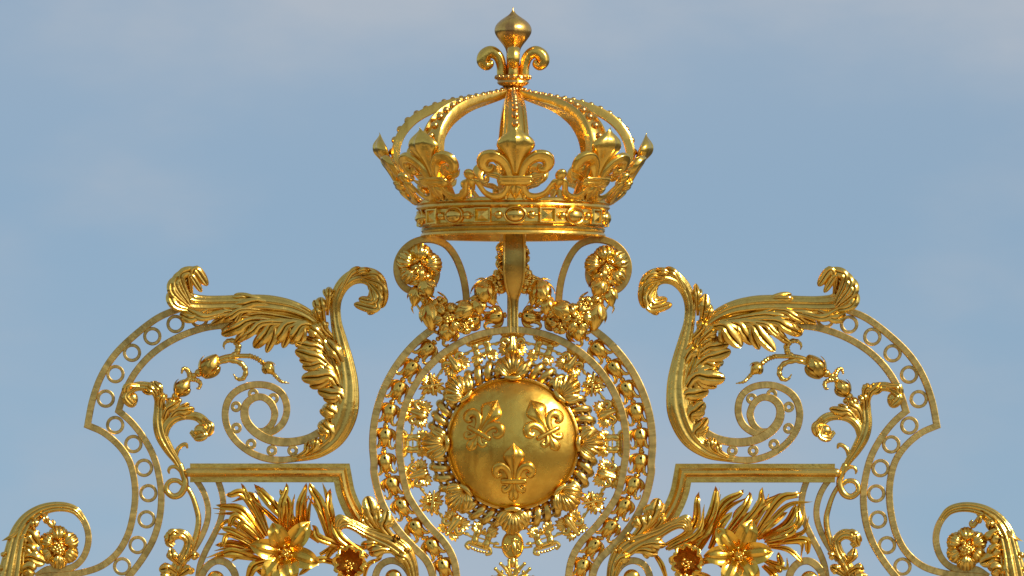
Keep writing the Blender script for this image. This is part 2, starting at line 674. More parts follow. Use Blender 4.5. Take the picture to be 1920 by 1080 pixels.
# arches
AP = [(14, 170), (40, 178), (80, 186), (120, 194), (152, 205), (183, 222), (206, 246), (218, 273), (220, 300), (213, 325), (200, 350), (182, 378)]
ap = cr(AP, 60)
mb = MB()
rows = []
sec = [(-1, -7), (-1, 4), (-.9, 7), (-.74, 7), (-.66, 2.5), (-.3, 3.5), (0, 5), (.3, 3.5), (.66, 2.5), (.74, 7), (.9, 7), (1, 4), (1, -7), (.5, -5.5), (0, -5), (-.5, -5.5)]
for i, (r, y) in enumerate(ap):
    a, b = ap[max(i - 1, 0)], ap[min(i + 1, 59)]
    tr, ty = b[0] - a[0], b[1] - a[1]
    l = math.hypot(tr, ty)
    nr, ny = -(-ty) / l, -tr / l   # outward/up normal in (r,y)
    u = i / 59
    hb = 11 + 15.5 * min(1, u / 0.7)
    hb = hb if u < .8 else hb - 6 * (u - .8) / .2
    k = 0.7 + 0.45 * min(1, u / .4)
    rows.append([(XC + s * hb, y + ny * q * k, r + nr * q * k) for s, q in sec])
mb.grid(rows, closed_v=True)
arch = mb.build('arch', G_ARCH, crown, at=(XC, 446, 0), angle=35)
mb = MB()
mb.ball((XC, 300, 226), 7, nu=16, nv=10)
bead = None
AC = cr(AP, 400)
acc, nxt = 0, 5
for i in range(1, 399):
    q, p, b = AC[i], AC[i - 1], AC[i + 1]
    acc += math.hypot(q[0] - p[0], q[1] - p[1])
    if acc < nxt or i / 399 > .8:
        continue
    rr = 3.4 + 3.8 * min(1, i / 399 / .5)
    tr, ty = b[0] - p[0], b[1] - p[1]
    l = math.hypot(tr, ty)
    loc = W(XC, q[1] - tr / l * (4 + rr * .3), q[0] + ty / l * (4 + rr * .3))
    if bead is None:
        bead = o = mb.build('bead', G_RED, arch, at=(XC, 300, 226))
        o.location = loc - ORIG[arch.name]
    else:
        o = clone(bead, arch, loc)
    o.scale = (rr / 7,) * 3
    nxt = acc + rr * 2.6 + 2
for k in range(1, 8):
    clone(arch, crown, rot_z=math.radians(45 * k))

# fleurs-de-lis on the circlet (curved with the cone of the crown)
mb = MB(xf=radial)
FP = [(248, .5), (252, 2.5), (256, 6.5), (260, 12), (265, 19), (270, 25), (275, 29), (280, 31.2), (285, 31.6), (290, 30), (296, 26), (302, 21.5), (308, 17.5), (315, 14), (323, 11.8), (332, 10.6), (344, 10)]


def bulb(mb, tab, thick=.5, ridge=.16, cx=0, nn=0):
    ys = [p[0] for p in tab]
    rows = []
    K = 34
    for i in range(K):
        y = ys[0] + (ys[-1] - ys[0]) * (i / (K - 1)) ** 1.15
        hw = max(.2, smooth(tab, y))
        row = []
        for k in range(28):
            a = 2 * PI * k / 28
            c, s = math.cos(a), math.sin(a)
            n = thick * hw * s * (1 if s > 0 else .35)
            if s > 0:
                n += ridge * hw * math.exp(-(c / .16) ** 2) - 0.10 * hw * math.exp(-((abs(c) - .3) / .16) ** 2)
            row.append((cx + hw * c, y, nn + n))
        rows.append(row)
    mb.grid(rows, closed_v=True)


bulb(mb, FP, thick=.60, ridge=.10, nn=-6)
for s in (-1, 1):  # sweeping scrolls to the little pearls between the fleurs
    mb.tube([(s * 15, 356, 0, 5), (s * 18, 367, 0, 6), (s * 29, 376, 0, 6.5), (s * 46, 377, 0, 6.5), (s * 61, 370, 0, 6), (s * 69, 357, 0, 5.5), (s * 73, 350, 0, 5), (s * 82, 348, 0, 4)], flat=.8, seg=12, n=44)
mb.leaf([(0, 356, 2), (0, 368, 4), (0, 383, 2)], 15, 'blade', H=.5, groove=.3)
for s in (-1, 1):
    mb.leaf([(s * 5, 356, 2), (s * 12, 366, 3), (s * 15, 380, 0)], 6, 'blade', H=.5, groove=.3)
mb.tube([(83, 348, 0, 8.5), (83, 354, 0, 7.5), (83, 362, -1, 4)], seg=12)
mb.ball((83, 337, 1), 10.5)
fl = mb.build('fleur_de_lis', G_POL, crown, at=(XC, 446, 0))
for s in (-1, 1):
    mb = MB(xf=radial)
    mb.tube([(s * 9, 346, -2, 7.5), (s * 14, 327, -1, 8.5), (s * 23, 312, 1, 9.5), (s * 37, 304, 3, 11), (s * 51, 307, 3, 11), (s * 56.5, 318, 2, 10), (s * 52, 327, 1, 8), (s * 44, 327, 0, 6), (s * 41, 321, 0, 4)],
            n=44, seg=28, flat=.95, flute=.05, nfl=6)
    crownpart(mb, 'volute', G_POL, fl)
    mb = MB(xf=radial)
    # thin leaf behind the volute
    mb.leaf([(s * 16, 352, -10), (s * 34, 340, -12), (s * 52, 336, -10), (s * 62, 326, -8)], 7, 'blade', H=.4, groove=.2)
    crownpart(mb, 'leaf', G_LEAF, fl)
mb = MB(xf=radial)
mb.tube([(-27, 344.5, 3, 5), (27, 344.5, 3, 5)], seg=12, n=6)
mb.tube([(-26, 353, 3, 5.5), (26, 353, 3, 5.5)], seg=12, n=6)
mb.tube([(-28, 349, -1, 8.5), (28, 349, -1, 8.5)], seg=12, n=6)
crownpart(mb, 'crossbar', G_POL, fl)
for k in range(1, 8):
    clone(fl, crown, rot_z=math.radians(45 * k))

# finial
mb = MB()
tab = [(12, .4), (16, 1.2), (20, 2.6), (24, 5.4), (28, 10), (33, 17.5), (39, 25.5), (45, 31), (51, 34), (57, 34.8), (63, 33.4), (69, 30), (76, 24.8), (84, 18.5), (92, 14), (104, 12), (118, 12.5), (142, 13)]


def ridged(t, y):
    k = 1 - .085 * abs(math.sin(2 * t)) ** 0.65
    return k


yy = [12 + 130 * (i / 45) ** 1.05 for i in range(46)]
mb.lathe([(max(.2, smooth(tab, y)), y) for y in yy], XC, 0, 64, mod=ridged)
fin = mb.build('finial', G_RED, crown, at=(XC, 446, 0), angle=50)
mb = MB()
mb.lathe([(20, 140), (27, 140), (31, 143), (32, 147), (29, 151), (30, 155), (26, 159), (20, 161), (18, 164), (22, 168), (21, 173), (15, 176), (14, 184), (10, 186)], XC, 0, 48)
for k in range(18):
    a = 2 * PI * k / 18
    mb.ball((XC + 31.5 * math.sin(a), 144.5, 31.5 * math.cos(a)), 4, nu=10, nv=7)
for k in range(12):
    a = 2 * PI * k / 12 + .26
    mb.ball((XC + 22 * math.sin(a), 168, 22 * math.cos(a)), 4, nu=10, nv=7)
crownpart(mb, 'collar', G_RED, fin)
mb = MB()
mb.tube([(XC - 21, 142, 0, 9), (XC - 22, 122, 0, 9), (XC - 28, 105, 0, 10), (XC - 41, 97, 0, 11.5), (XC - 53, 103, 0, 12), (XC - 56.5, 114, 0, 11.5), (XC - 50, 122, 0, 9.5), (XC - 43, 119.5, 0, 7), (XC - 42, 114, 0, 4.5)],
        n=50, seg=28, flat=1.0, flute=.035, nfl=6)
vol = crownpart(mb, 'volute', G_POL, fin)
for k in (1, 2, 3):
    clone(vol, fin, rot_z=math.radians(90 * k))

# ================================================================== BRACKET UNDER THE CROWN
br = thing('crown_bracket', 'vertical gilded strap bracket directly beneath the crown, narrowing to a slim bar', 'bracket', (961, 624, 0))
mb = MB()
rows = []
path = [(440, 46, 20), (470, 50, 21), (500, 50, 21), (520, 44, 20), (538, 34, 17), (552, 24, 13), (562, 18, 9.5), (580, 16, 8.5), (610, 16, 8.5), (624, 16, 8.5)]
for y, d, hw in cr(path, 40):
    e = 3.2 if hw > 12 else 1.5
    rows.append([(963 - hw, y, d - 16), (963 - hw, y, d + e), (963 - hw + 2, y, d + e + 1), (963 - hw + 4, y, d + e), (963 - hw + 5, y, d), (963, y, d + 1.5), (963 + hw - 5, y, d), (963 + hw - 4, y, d + e),
                 (963 + hw - 2, y, d + e + 1), (963 + hw, y, d + e), (963 + hw, y, d - 16)])
idx = mb.grid(rows, closed_v=True)
mb.f.append(tuple(idx[-1]))
mb.build('strap', G_SAT, br)
mb = MB()
mb.bar([(961, 432), (961, 548)], 50, 20, 8, spline=False)
mb.bar([(961, 548), (961, 624)], 20, 20, 0, spline=False)
mb.build('back_post', G_BAR, br)
R = random.Random(5)
for s in (-1, 1):
    mb = MB()
    for k in range(15):
        y = 462 + k * 6 + R.uniform(-3, 3)
        e = 961 + s * R.uniform(20, 30 + k * .9)
        mb.leaf([(961 + s * 15, y - 6, 20), (961 + s * R.uniform(22, 28), y + 1, 24 + R.uniform(0, 8)), (e, y + R.uniform(-8, 18), 20)], R.uniform(3.5, 6), 'point', H=.5, groove=.3, tilt=(R.uniform(-.8, .8),) * 2, n=8, m=7)
    mb.tube([(961 + s * 16, 470, 16, 5), (961 + s * 20, 510, 16, 8), (961 + s * 22, 545, 16, 9)], seg=10)
    mb.build('leaf_drop', G_LEAF, br)

# ================================================================== C-SCROLL BRACKETS
for mir in (False, True):
    side = MI[mir]
    t = thing('scroll_bracket', f'plain flat C-shaped gilded band curling under the {side} end of the crown rim', 'bracket', (875, 562, 0), 'scroll brackets under the crown', mir)
    mb = MB(mir)
    mb.bar([(875, 572), (873, 545), (867, 515), (855, 484), (838, 461), (818, 451), (797, 449), (775, 455), (757, 469), (746, 488), (744, 508), (750, 528), (763, 542), (783, 547), (803, 541), (816, 526), (818, 507), (808, 493)], 13, 30, 0, n=110)
    mb.build('band', G_STRAP, t)

# ================================================================== GARLANDS
for mir in (False, True):
    side = MI[mir]
    t = thing('flower_garland', f'hanging gilded garland of buds and flowers between the {side} scroll and the centre bracket', 'garland', (838, 640, 20), 'garlands under the crown', mir)
    R = random.Random(11 + 5 * mir)
    mb = MB(mir)
    mb.rosette((785, 501), 43, 5, d=18, rot=-PI / 2 + .15, ribs=6, cup=15, seed=2 + mir)
    ro = mb.build('rosette', G_LEAF, t)
    mb = MB(mir)
    mb.pollen((786, 506), 9, 27, 5, 3.6)
    mb.leaf([(788, 500, 38), (790, 514, 48), (789, 530, 44)], 5, 'petal', H=.5, groove=.2)
    mb.build('flower_centre', G_POL, ro)
    mb = MB(mir)
    gp = [(786, 520, 20), (792, 545, 22), (806, 575, 24), (838, 598, 26), (872, 584, 26), (898, 562, 24), (916, 540, 20), (934, 515, 14)]
    mb.tube([p + (10,) for p in gp], n=60, seg=14, ring=.15, nring=16)
    mb.build('rope', G_LEAF, t)
    for (x, y, ang, L, w, d) in [(779, 556, 1.75, 40, 13, 24), (800, 540, 1.1, 38, 16, 34), (806, 592, 1.45, 58, 18, 26), (868, 583, 2.75, 46, 16, 36), (897, 575, 1.4, 34, 13, 34), (907, 549, 1.85, 50, 20, 30), (918, 553, 1.2, 44, 14, 24), (838, 624, 1.55, 34, 15, 24)]:
        mb = MB(mir)
        mb.bud((x, y), ang, L, w, 5, d, R.random() * 2)
        mb.build('bud', G_POL, t)
    for (x, y, r, d) in [(840, 597, 30, 36), (872, 610, 19, 28), (826, 572, 17, 34)]:
        mb = MB(mir)
        mb.rosette((x, y), r, 6, d=d, rot=R.random() * 3, ribs=4, cup=r * .3, seed=int(x))
        f = mb.build('blossom', G_LEAF, t)
        mb = MB(mir)
        mb.pollen((x, y), r * .3, d + r * .28, 7, r * .12)
        mb.build('flower_centre', G_POL, f)
    mb = MB(mir)
    gs = cr(gp, 46)
    for k, p in enumerate(gs):
        a = R.uniform(0, 2 * PI)
        l = R.uniform(15, 27)
        q = (p[0] + math.cos(a) * l, p[1] + math.sin(a) * l * .8 + 4)
        mb.leaf([(p[0], p[1], p[2] + 4), ((p[0] + q[0]) / 2 + R.uniform(-3, 3), (p[1] + q[1]) / 2, p[2] + R.uniform(8, 20)), (q[0], q[1], p[2] + R.uniform(0, 12))],
                R.uniform(4, 7.5), 'point', H=.5, groove=.35, tilt=(R.uniform(-.5, .5), R.uniform(-.7, .7)), n=10, m=9)
    # thin curling tips
    for (a, b, c) in [((915, 530), (903, 523), (889, 527)), ((770, 560), (786, 580), (787, 597)), ((820, 548), (832, 556), (838, 562)), ((775, 570), (772, 580), (776, 590)), ((925, 555), (928, 563), (936, 575)), ((912, 575), (925, 580), (934, 588))]:
        mb.leaf([a + (22,), b + (28,), c + (24,)], 2.6, 'blade', H=.6, groove=.2, n=10, m=7)
    mb.build('leafage', G_LEAF, t)

# ================================================================== MEDALLION SURROUND (hoops)
t = thing('medallion_surround', 'flat gilded hoops forming the horseshoe frame round the domed medallion', 'frame', (961, 1080, 0))
C = (961, 832)
arc = [(C[0] - 213 * math.sin(math.radians(a)), C[1] - 213 * math.cos(math.radians(a))) for a in range(0, 104, 8)]
low = [(761, 917), (776, 948), (803, 985), (832, 1016), (849, 1046), (856, 1080), (857, 1125)]
left = arc + low
full = [(2 * AX - x, y) for x, y in left[::-1]][:-1] + left
mb = MB()
mb.bar(full, 13.5, 30, 2, n=260)
mb.build('inner_band', G_BAR, t)
arc2 = [(C[0] - 262 * math.sin(math.radians(a)), C[1] - 262 * math.cos(math.radians(a))) for a in range(35, 100, 7)]
low2 = [(702, 890), (714, 938), (738, 983), (770, 1021), (799, 1050), (812, 1082), (814, 1125)]
for mir in (False, True):
    mb = MB(mir)
    mb.bar(arc2 + low2, 14, 34, 0, n=150)
    mb.build('outer_band', G_BAR, t)

# ================================================================== HUSK CHAINS
mb = MB()
x0, y0 = 1000, 500
mb.lathe([(3, y0 - 17), (8, y0 - 16), (12.5, y0 - 12), (15, y0 - 5), (14.5, y0 + 2), (11.5, y0 + 9), (9, y0 + 14), (7.5, y0 + 19), (4, y0 + 21)], x0, 4, 24)
for s in (-1, 1):
    mb.tube([(x0 + s * 7, y0 + 8, 8, 5), (x0 + s * 9, y0 + 17, 9, 4), (x0 + s * 14, y0 + 22, 9, 3), (x0 + s * 19, y0 + 20, 9, 2.4), (x0 + s * 19.5, y0 + 14, 9, 1.4)], seg=10)
    mb.leaf([(x0 + s * 6, y0 - 14, 4), (x0 + s * 17, y0 - 4, 4), (x0 + s * 17, y0 + 10, 3)], 6.5, 'blade', H=.5, groove=.2, n=10)
mb.leaf([(x0, y0 - 12, 19), (x0, y0 + 4, 21), (x0, y0 + 16, 14), (x0, y0 + 22, 10)], 9.5, 'blade', H=.3, groove=.12)
mb.ball((x0, y0 + 25, 4), 4.6, nu=12)
mb.ball((x0, y0 - 19, 4), (6, 3.6, 6), nu=12)
husk0 = None
HP = [(928, 594), (884, 601), (842, 622), (801, 655), (770, 691), (747, 730), (730, 772), (722, 818), (722, 866), (735, 909), (753, 949), (779, 989), (810, 1024), (831, 1062), (838, 1104)]
for mir in (False, True):
    side = MI[mir]
    t = thing('husk_chain', f'string of gilded bellflower husks running down between the {side} hoops of the medallion', 'chain', (722, 866, 0), 'husk chains round the medallion', mir)
    for i, (x, y) in enumerate(HP):
        a = HP[max(i - 1, 0)]
        b = HP[min(i + 1, len(HP) - 1)]
        dx, dy = b[0] - a[0], b[1] - a[1]
        if mir:
            dx = -dx
        phi = math.atan2(-dx, dy)
        loc = W(mx(x, mir), y, 0)
        if husk0 is None:
            husk0 = mb.build('husk', G_POL, t, at=(x0, y0, 0))
            hb = MB()
            hb.ball((x0, y0 - 6, 20.6), (2.6, 3.4, 1.6), nu=10, nv=8)
            hb.build('drilled_hole', DARK, husk0)
            ORIG[husk0.name] = loc
            husk0.location = loc - ORIG[t.name]
            husk0.rotation_euler = (0, phi, 0)
        else:
            clone(husk0, t, loc, rot_y=phi)

# ================================================================== ORDER COLLAR
t = thing('collar_chain', 'delicate gilded collar of crowned monogram and flame links circling the twisted wreath', 'chain', (961, 1060, 0))
X0, Y0 = 1000, 500


def link_H():
    m = MB()
    for s in (-1, 1):
        m.tube([(X0 + s * 11, Y0 - 14, 4, 3), (X0 + s * 10, Y0 - 8, 5, 6.5), (X0 + s * 11, Y0, 5, 5), (X0 + s * 10, Y0 + 8, 5, 6.5), (X0 + s * 11, Y0 + 15, 4, 3)], seg=10, flat=.7)
        m.spray((X0 + s * 9, Y0 + 11), PI / 2 - s * .75, 20, 4.4, 5, 1.7, d=5)
        m.tube([(X0 + s * 10, Y0 - 12, 4, 3), (X0 + s * 18, Y0 - 12, 4, 3), (X0 + s * 22, Y0 - 19, 4, 3), (X0 + s * 16, Y0 - 23, 4, 3.2)], seg=8)
        m.tube([(X0 + s * 13, Y0 - 2, 2, 3), (X0 + s * 21, Y0 - 2, 2, 2), (X0 + s * 26, Y0, 2, 3), (X0 + s * 30, Y0, 2, 2)], seg=8)
    m.tube([(X0 - 12, Y0 - 10, 3, 4), (X0 + 12, Y0 - 10, 3, 4)], seg=8, n=4)
    m.tube([(X0 - 12, Y0 + 10, 3, 4), (X0 + 12, Y0 + 10, 3, 4)], seg=8, n=4)
    m.tube([(X0 - 12, Y0, 3, 1.5), (X0 + 12, Y0, 3, 1.5)], seg=8, n=4)
    m.leaf([(X0, Y0 + 9, 6), (X0, Y0 + 14, 9), (X0, Y0 + 20, 6)], 5, 'blade', H=.5)
    for k in range(7):
        m.ball((X0 - 15 + 5 * k, Y0 - 19 - 3 * math.cos((k - 3) / 3 * 1.2), 4), 2.7, nu=8, nv=6)
    m.tube([(X0 - 16, Y0 - 15.5, 4, 1.8), (X0 + 16, Y0 - 15.5, 4, 1.8)], seg=8, n=4)
    return m


def link_F():
    m = MB()
    m.leaf([(X0, Y0 - 20, 5), (X0, Y0 - 5, 9), (X0, Y0 + 8, 11), (X0, Y0 + 19, 6)], 9, 'spoon', H=.6, groove=.25)
    for s in (-1, 1):
        m.tube([(X0 + s * 3, Y0 + 12, 5, 4), (X0 + s * 6, Y0 - 2, 6, 4.5), (X0 + s * 14, Y0 - 9, 6, 4.5), (X0 + s * 19, Y0 - 3, 6, 3.8), (X0 + s * 14, Y0 + 1, 6, 2.6)], seg=10)
        m.spray((X0 + s * 7, Y0 + 4), PI / 2 - s * .8, 23, 4.4, 6, 1.7, d=4)
        m.spray((X0 + s * 7, Y0 - 12), -PI / 2 + s * .9, 17, 3.6, 5, 1.7, d=4)
        m.tube([(X0 + s * 13, Y0 - 4, 2, 3), (X0 + s * 21, Y0 - 3, 2, 2), (X0 + s * 26, Y0 - 1, 2, 3), (X0 + s * 30, Y0, 2, 2)], seg=8)
    m.ball((X0, Y0 - 20, 5), 4)
    return m


def link_B():
    m = MB()
    R = random.Random(4)
    for k in range(15):
        a = 2 * PI * k / 15
        L = R.uniform(16, 27)
        m.leaf([(X0, Y0, 4), (X0 + L * .6 * math.cos(a), Y0 + L * .6 * math.sin(a), 8), (X0 + L * math.cos(a), Y0 + L * math.sin(a), 4)], R.uniform(2.8, 5), 'point', H=.6, groove=.3, n=8, m=7)
    for k in range(10):
        a = R.uniform(0, 6.3)
        q = R.uniform(3, 13)
        m.ball((X0 + q * math.cos(a), Y0 + q * math.sin(a), 10), R.uniform(2, 3.6), nu=8, nv=6)
    m.tube([(X0 - 14, Y0 - 12, 10, 2.4), (X0 + 13, Y0 + 14, 10, 2.2)], seg=8, n=4)
    m.tube([(X0 + 14, Y0 - 13, 9, 2.2), (X0 - 12, Y0 + 12, 9, 2.4)], seg=8, n=4)
    for s in (-1, 1):
        m.tube([(X0 + s * 13, Y0, 2, 3), (X0 + s * 21, Y0 - 1, 2, 2), (X0 + s * 26, Y0, 2, 3), (X0 + s * 30, Y0, 2, 2)], seg=8)
    return m


pat = {0: 'F', 1: 'H', 2: 'F', 3: 'B', 4: 'F', 5: 'H', 6: 'F', 7: 'B', 8: 'F', 9: 'H', 11: 'H', 12: 'F', 13: 'B', 14: 'F', 15: 'H', 16: 'F', 17: 'B', 18: 'F', 19: 'H'}
first = {}
nm = {'F': 'flame_link', 'H': 'monogram_link', 'B': 'trophy_link'}
for k, ty in pat.items():
    a = math.radians(18 * k)
    loc = W(961 + 187 * math.sin(a), 832 - 187 * math.cos(a), 2)
    if ty not in first:
        o = {'F': link_F, 'H': link_H, 'B': link_B}[ty]().build(nm[ty], G_LEAF, t, at=(X0, Y0, 0))
        first[ty] = o
        o.scale = (1.1, 1.1, 1.1)
        o.location = loc - ORIG[t.name]
        o.rotation_euler = (0, a, 0)
    else:
        clone(first[ty], t, loc, rot_y=a)
# medal and pendant cross
mb = MB()
rows = []
for i in range(5):
    rr, dd = [(1.0, -2), (1.0, 8), (.93, 9.5), (.86, 8), (.83, 5)][i]
    rows.append([(961 + 21 * rr * math.cos(2 * PI * k / 40), 1022 + 27 * rr * math.sin(2 * PI * k / 40), dd) for k in range(40)])
rows.append([(961, 1022, 6)] * 40)
mb.grid(rows, closed_v=True)
for s in (-1, 1):
    mb.tube([(961 + s * 19, 1026, 2, 3), (961 + s * 29, 1026, 2, 2), (961 + s * 35, 1024, 2, 3)], seg=8)
me_ = mb.build('medal', G_DOME, t)
mb = MB()
mb.ball((963, 1013, 7), (4.5, 5, 3))
mb.tube([(962, 1018, 6, 4), (964, 1028, 6, 5.5), (966, 1041, 6, 3)], seg=10)
mb.tube([(960, 1020, 7, 2.2), (953, 1026, 7, 2), (950, 1034, 7, 1.5)], seg=8)
mb.tube([(966, 1020, 7, 2), (972, 1022, 7, 2), (975, 1030, 7, 1.4)], seg=8)
R = random.Random(8)
for k in range(26):
    a, q = R.uniform(0, 6.3), R.uniform(.45, .78)
    mb.ball((961 + 21 * q * math.cos(a), 1022 + 27 * q * math.sin(a), 6), R.uniform(1, 2.1), nu=8, nv=6)
mb.build('relief', G_POL, me_)
mb = MB()
mb.tube([(961, 1048, 4, 6), (961, 1055, 5, 7), (961, 1062, 5, 4)], seg=10)
for k in range(8):
    a = 2 * PI * (k + .5) / 8
    ux, uy = math.sin(a), -math.cos(a)
    px, py = -uy, ux
    for s in (-1, 1):
        mb.tube([(961 + ux * 6, 1089 + uy * 6, 6, 4), (961 + ux * 24 + px * s * 3, 1089 + uy * 24 + py * s * 3, 8, 3.6), (961 + ux * 37 + px * s * 8, 1089 + uy * 37 + py * s * 8, 7, 2.6)], seg=8)
        mb.ball((961 + ux * 38 + px * s * 8.4, 1089 + uy * 38 + py * s * 8.4, 7), 3.6, nu=8, nv=6)
    mb.leaf([(961 + ux * 10, 1089 + uy * 10, 6), (961 + ux * 20, 1089 + uy * 20, 9), (961 + ux * 32, 1089 + uy * 32, 5)], 5, 'point')
for k in range(22):
    a = 2 * PI * k / 22
    q = 20 + 6 * (k % 2)
    mb.ball((961 + q * math.sin(a), 1089 - q * math.cos(a), 9), 3.2, nu=8, nv=6)
mb.ball((961, 1089, 8), (11, 13, 6))
mb.build('pendant_cross', G_POL, t)

# ================================================================== TWISTED WREATH
t = thing('twisted_wreath', 'openwork ring of gilded rods bound in spiral wire with scallop shells around the dome', 'wreath', (961, 832, 0))


def torus_curve(mb, Rr, dd, r, seg=160):
    rows = []
    for i in range(seg):
        a = 2 * PI * i / seg
        ux, uy = math.sin(a), -math.cos(a)
        rows.append([(961 + ux * (Rr + r * math.cos(b)), 832 + uy * (Rr + r * math.cos(b)), dd + r * math.sin(b)) for b in [2 * PI * k / 8 for k in range(8)]])
    mb.grid(rows, closed_u=True, closed_v=True)


for j in range(6):
    b = 2 * PI * (j + .5) / 6
    mb = MB()
    torus_curve(mb, 142 + 13 * math.cos(b), -2 + 12 * math.sin(b), 3.1)
    mb.build('rod', G_ROD, t)
for k in range(8):
    a0 = 2 * PI * k / 8
    for q in range(4):
        ac = a0 + (q + 1.25) * (2 * PI / 8) / 5.5
        tw = 0.05
        pts = []
        for i in range(33):
            b = 2 * PI * i / 32
            rr = 142 + 17.5 * math.cos(b)
            a = ac + tw * math.cos(b) - .02 * math.sin(b)
            pts.append((961 + rr * math.sin(a), 832 - rr * math.cos(a), -2 + 17 * math.sin(b)))
        rows = []
        for i, p in enumerate(pts[:-1]):
            T = (Vector(pts[i + 1]) - Vector(pts[i - 1 if i else 31])).normalized()
            rad = Vector((961 + 142 * math.sin(ac), 832 - 142 * math.cos(ac), -2))
            Nn = (Vector(p) - rad).normalized()
            B = T.cross(Nn).normalized()
            rows.append([tuple(Vector(p) + Nn * 3.6 * math.cos(2 * PI * s / 10) + B * 6.2 * math.sin(2 * PI * s / 10)) for s in range(10)])
        mb = MB()
        mb.grid(rows, closed_u=True, closed_v=True)
        mb.build('wire_wrap', G_SAT, t)
# scallop shell, fan opening outwards (local up)
mb = MB()
rows = []
NR, MM = 14, 41
for i in range(NR + 1):
    u = i / NR
    row = []
    for j in range(MM):
        v = -1 + 2 * j / (MM - 1)
        ribs = math.cos(2 * PI * 8 * (v + 1) / 2)
        ang = v * (1.25 if u > .12 else 1.25)
        rad = 3 + 40 * u * (1 - .16 * v * v) * (1 + .025 * ribs * u)
        xx = math.sin(ang) * rad * .70
        yy_ = -math.cos(ang) * rad + 20
        dd = 17 + 15 * math.sin(PI * (.12 + .80 * u)) * (1 - .55 * v * v) + 1.7 * ribs * (.15 + .85 * u)
        row.append((X0 + xx, Y0 + yy_, dd))
    rows.append(row)
rows.append([(p[0], p[1], 6) for p in rows[-1]])
mb.grid(rows)
mb.tube([(X0 - 11, Y0 + 20, 22, 4), (X0, Y0 + 22, 25, 5), (X0 + 11, Y0 + 20, 22, 4)], seg=10)
for s in (-1, 1):
    mb.leaf([(X0 + s * 6, Y0 + 19, 22), (X0 + s * 16, Y0 + 12, 26), (X0 + s * 24, Y0 - 2, 20)], 7, 'spoon', H=.5, groove=.3)
sh = None
for k in range(8):
    a = 2 * PI * k / 8
    loc = W(961 + 146 * math.sin(a), 832 - 146 * math.cos(a), 2)
    if sh is None:
        sh = mb.build('scallop_shell', G_LEAF, t, at=(X0, Y0, 0))
        sh.scale = (1.12, 1.0, 1.08)
        sh.location = loc - ORIG[t.name]
    else:
        clone(sh, t, loc, rot_y=a)

# ================================================================== DOMED MEDALLION
t = thing('domed_medallion', 'smooth round gilded dome bearing three raised fleurs-de-lis at the centre of the gate', 'medallion', (961, 832, 0))


def dome_d(x, y):
    q = min(1, math.hypot(x - 961, y - 832) / 120.0)
    return 20 + 46 * (max(0, 1 - q ** 2.2)) ** .80


mb = MB()
rows = []
for i in range(61):
    q = math.sin(PI / 2 * i / 60)
    rows.append([(961 + 120 * q * math.sin(2 * PI * k / 128), 832 - 120 * q * math.cos(2 * PI * k / 128), dome_d(961 + 120 * q, 832)) for k in range(128)])
rows.append([(961 + 120 * math.sin(2 * PI * k / 128), 832 - 120 * math.cos(2 * PI * k / 128), -6) for k in range(128)])
mb.grid(rows, closed_v=True)
mb.build('dome', G_DOME, t, angle=60)
mb = MB()
rows = []
for R_, d_ in [(118.5, 18), (119.5, 23), (121.5, 25), (123.5, 23), (124, 18), (125.5, 17), (125.5, -8), (118, -8)]:
    rows.append([(961 + R_ * math.sin(2 * PI * k / 128), 832 - R_ * math.cos(2 * PI * k / 128), d_) for k in range(128)])
mb.grid(rows, closed_u=True, closed_v=True)
mb.build('rim', G_SAT, t)
for (cx, cy, rot, lab) in [(904, 800, .52, 'raised fleur-de-lis leaning right, upper left of the dome'), (1020, 800, -.50, 'raised fleur-de-lis leaning left, upper right of the dome'), (962, 889, 0, 'upright raised fleur-de-lis at the bottom of the dome')]:
    ca, sa = math.cos(rot), math.sin(rot)

    def onto(x, y, n, cx=cx, cy=cy, ca=ca, sa=sa):
        X, Y = cx + x * ca - y * sa, cy + x * sa + y * ca
        return (X, Y, dome_d(X, Y) + n)

    mb = MB(xf=onto)
    bulb(mb, [(-56, .5), (-53, 3), (-48, 9), (-42, 16), (-36, 20), (-30, 20.5), (-23, 17), (-16, 12), (-8, 8.5), (2, 7), (12, 7)], thick=.5, ridge=.2)
    f = mb.build('fleur_de_lis', G_DOME, t)
    f['label'] = lab
    for s in (-1, 1):
        mb = MB(xf=onto)
        mb.tube([(s * 7, 12, 1, 5), (s * 10, -2, 2, 6), (s * 18, -12, 3, 7), (s * 29, -13, 4, 8), (s * 35, -4, 3, 7.5), (s * 31, 4, 3, 6), (s * 25, 2, 2, 3.5)], n=36, seg=16, flat=.8)
        mb.build('volute', G_DOME, f)
    mb = MB(xf=onto)
    mb.tube([(-21, 15, 3, 5), (21, 15, 3, 5)], seg=12, n=6)
    mb.build('crossbar', G_DOME, f)
    mb = MB(xf=onto)
    bulb(mb, [(19, 4), (28, 5), (36, 9), (43, 10), (49, 7), (53, 1)], thick=.5)
    for s in (-1, 1):
        mb.tube([(s * 5, 20, 1, 3.5), (s * 9, 29, 2, 4.5), (s * 17, 33, 2, 4.5), (s * 20, 27, 2, 3.5), (s * 15, 25, 2, 2.2)], seg=12, flat=.8)
    mb.build('foot', G_DOME, f)

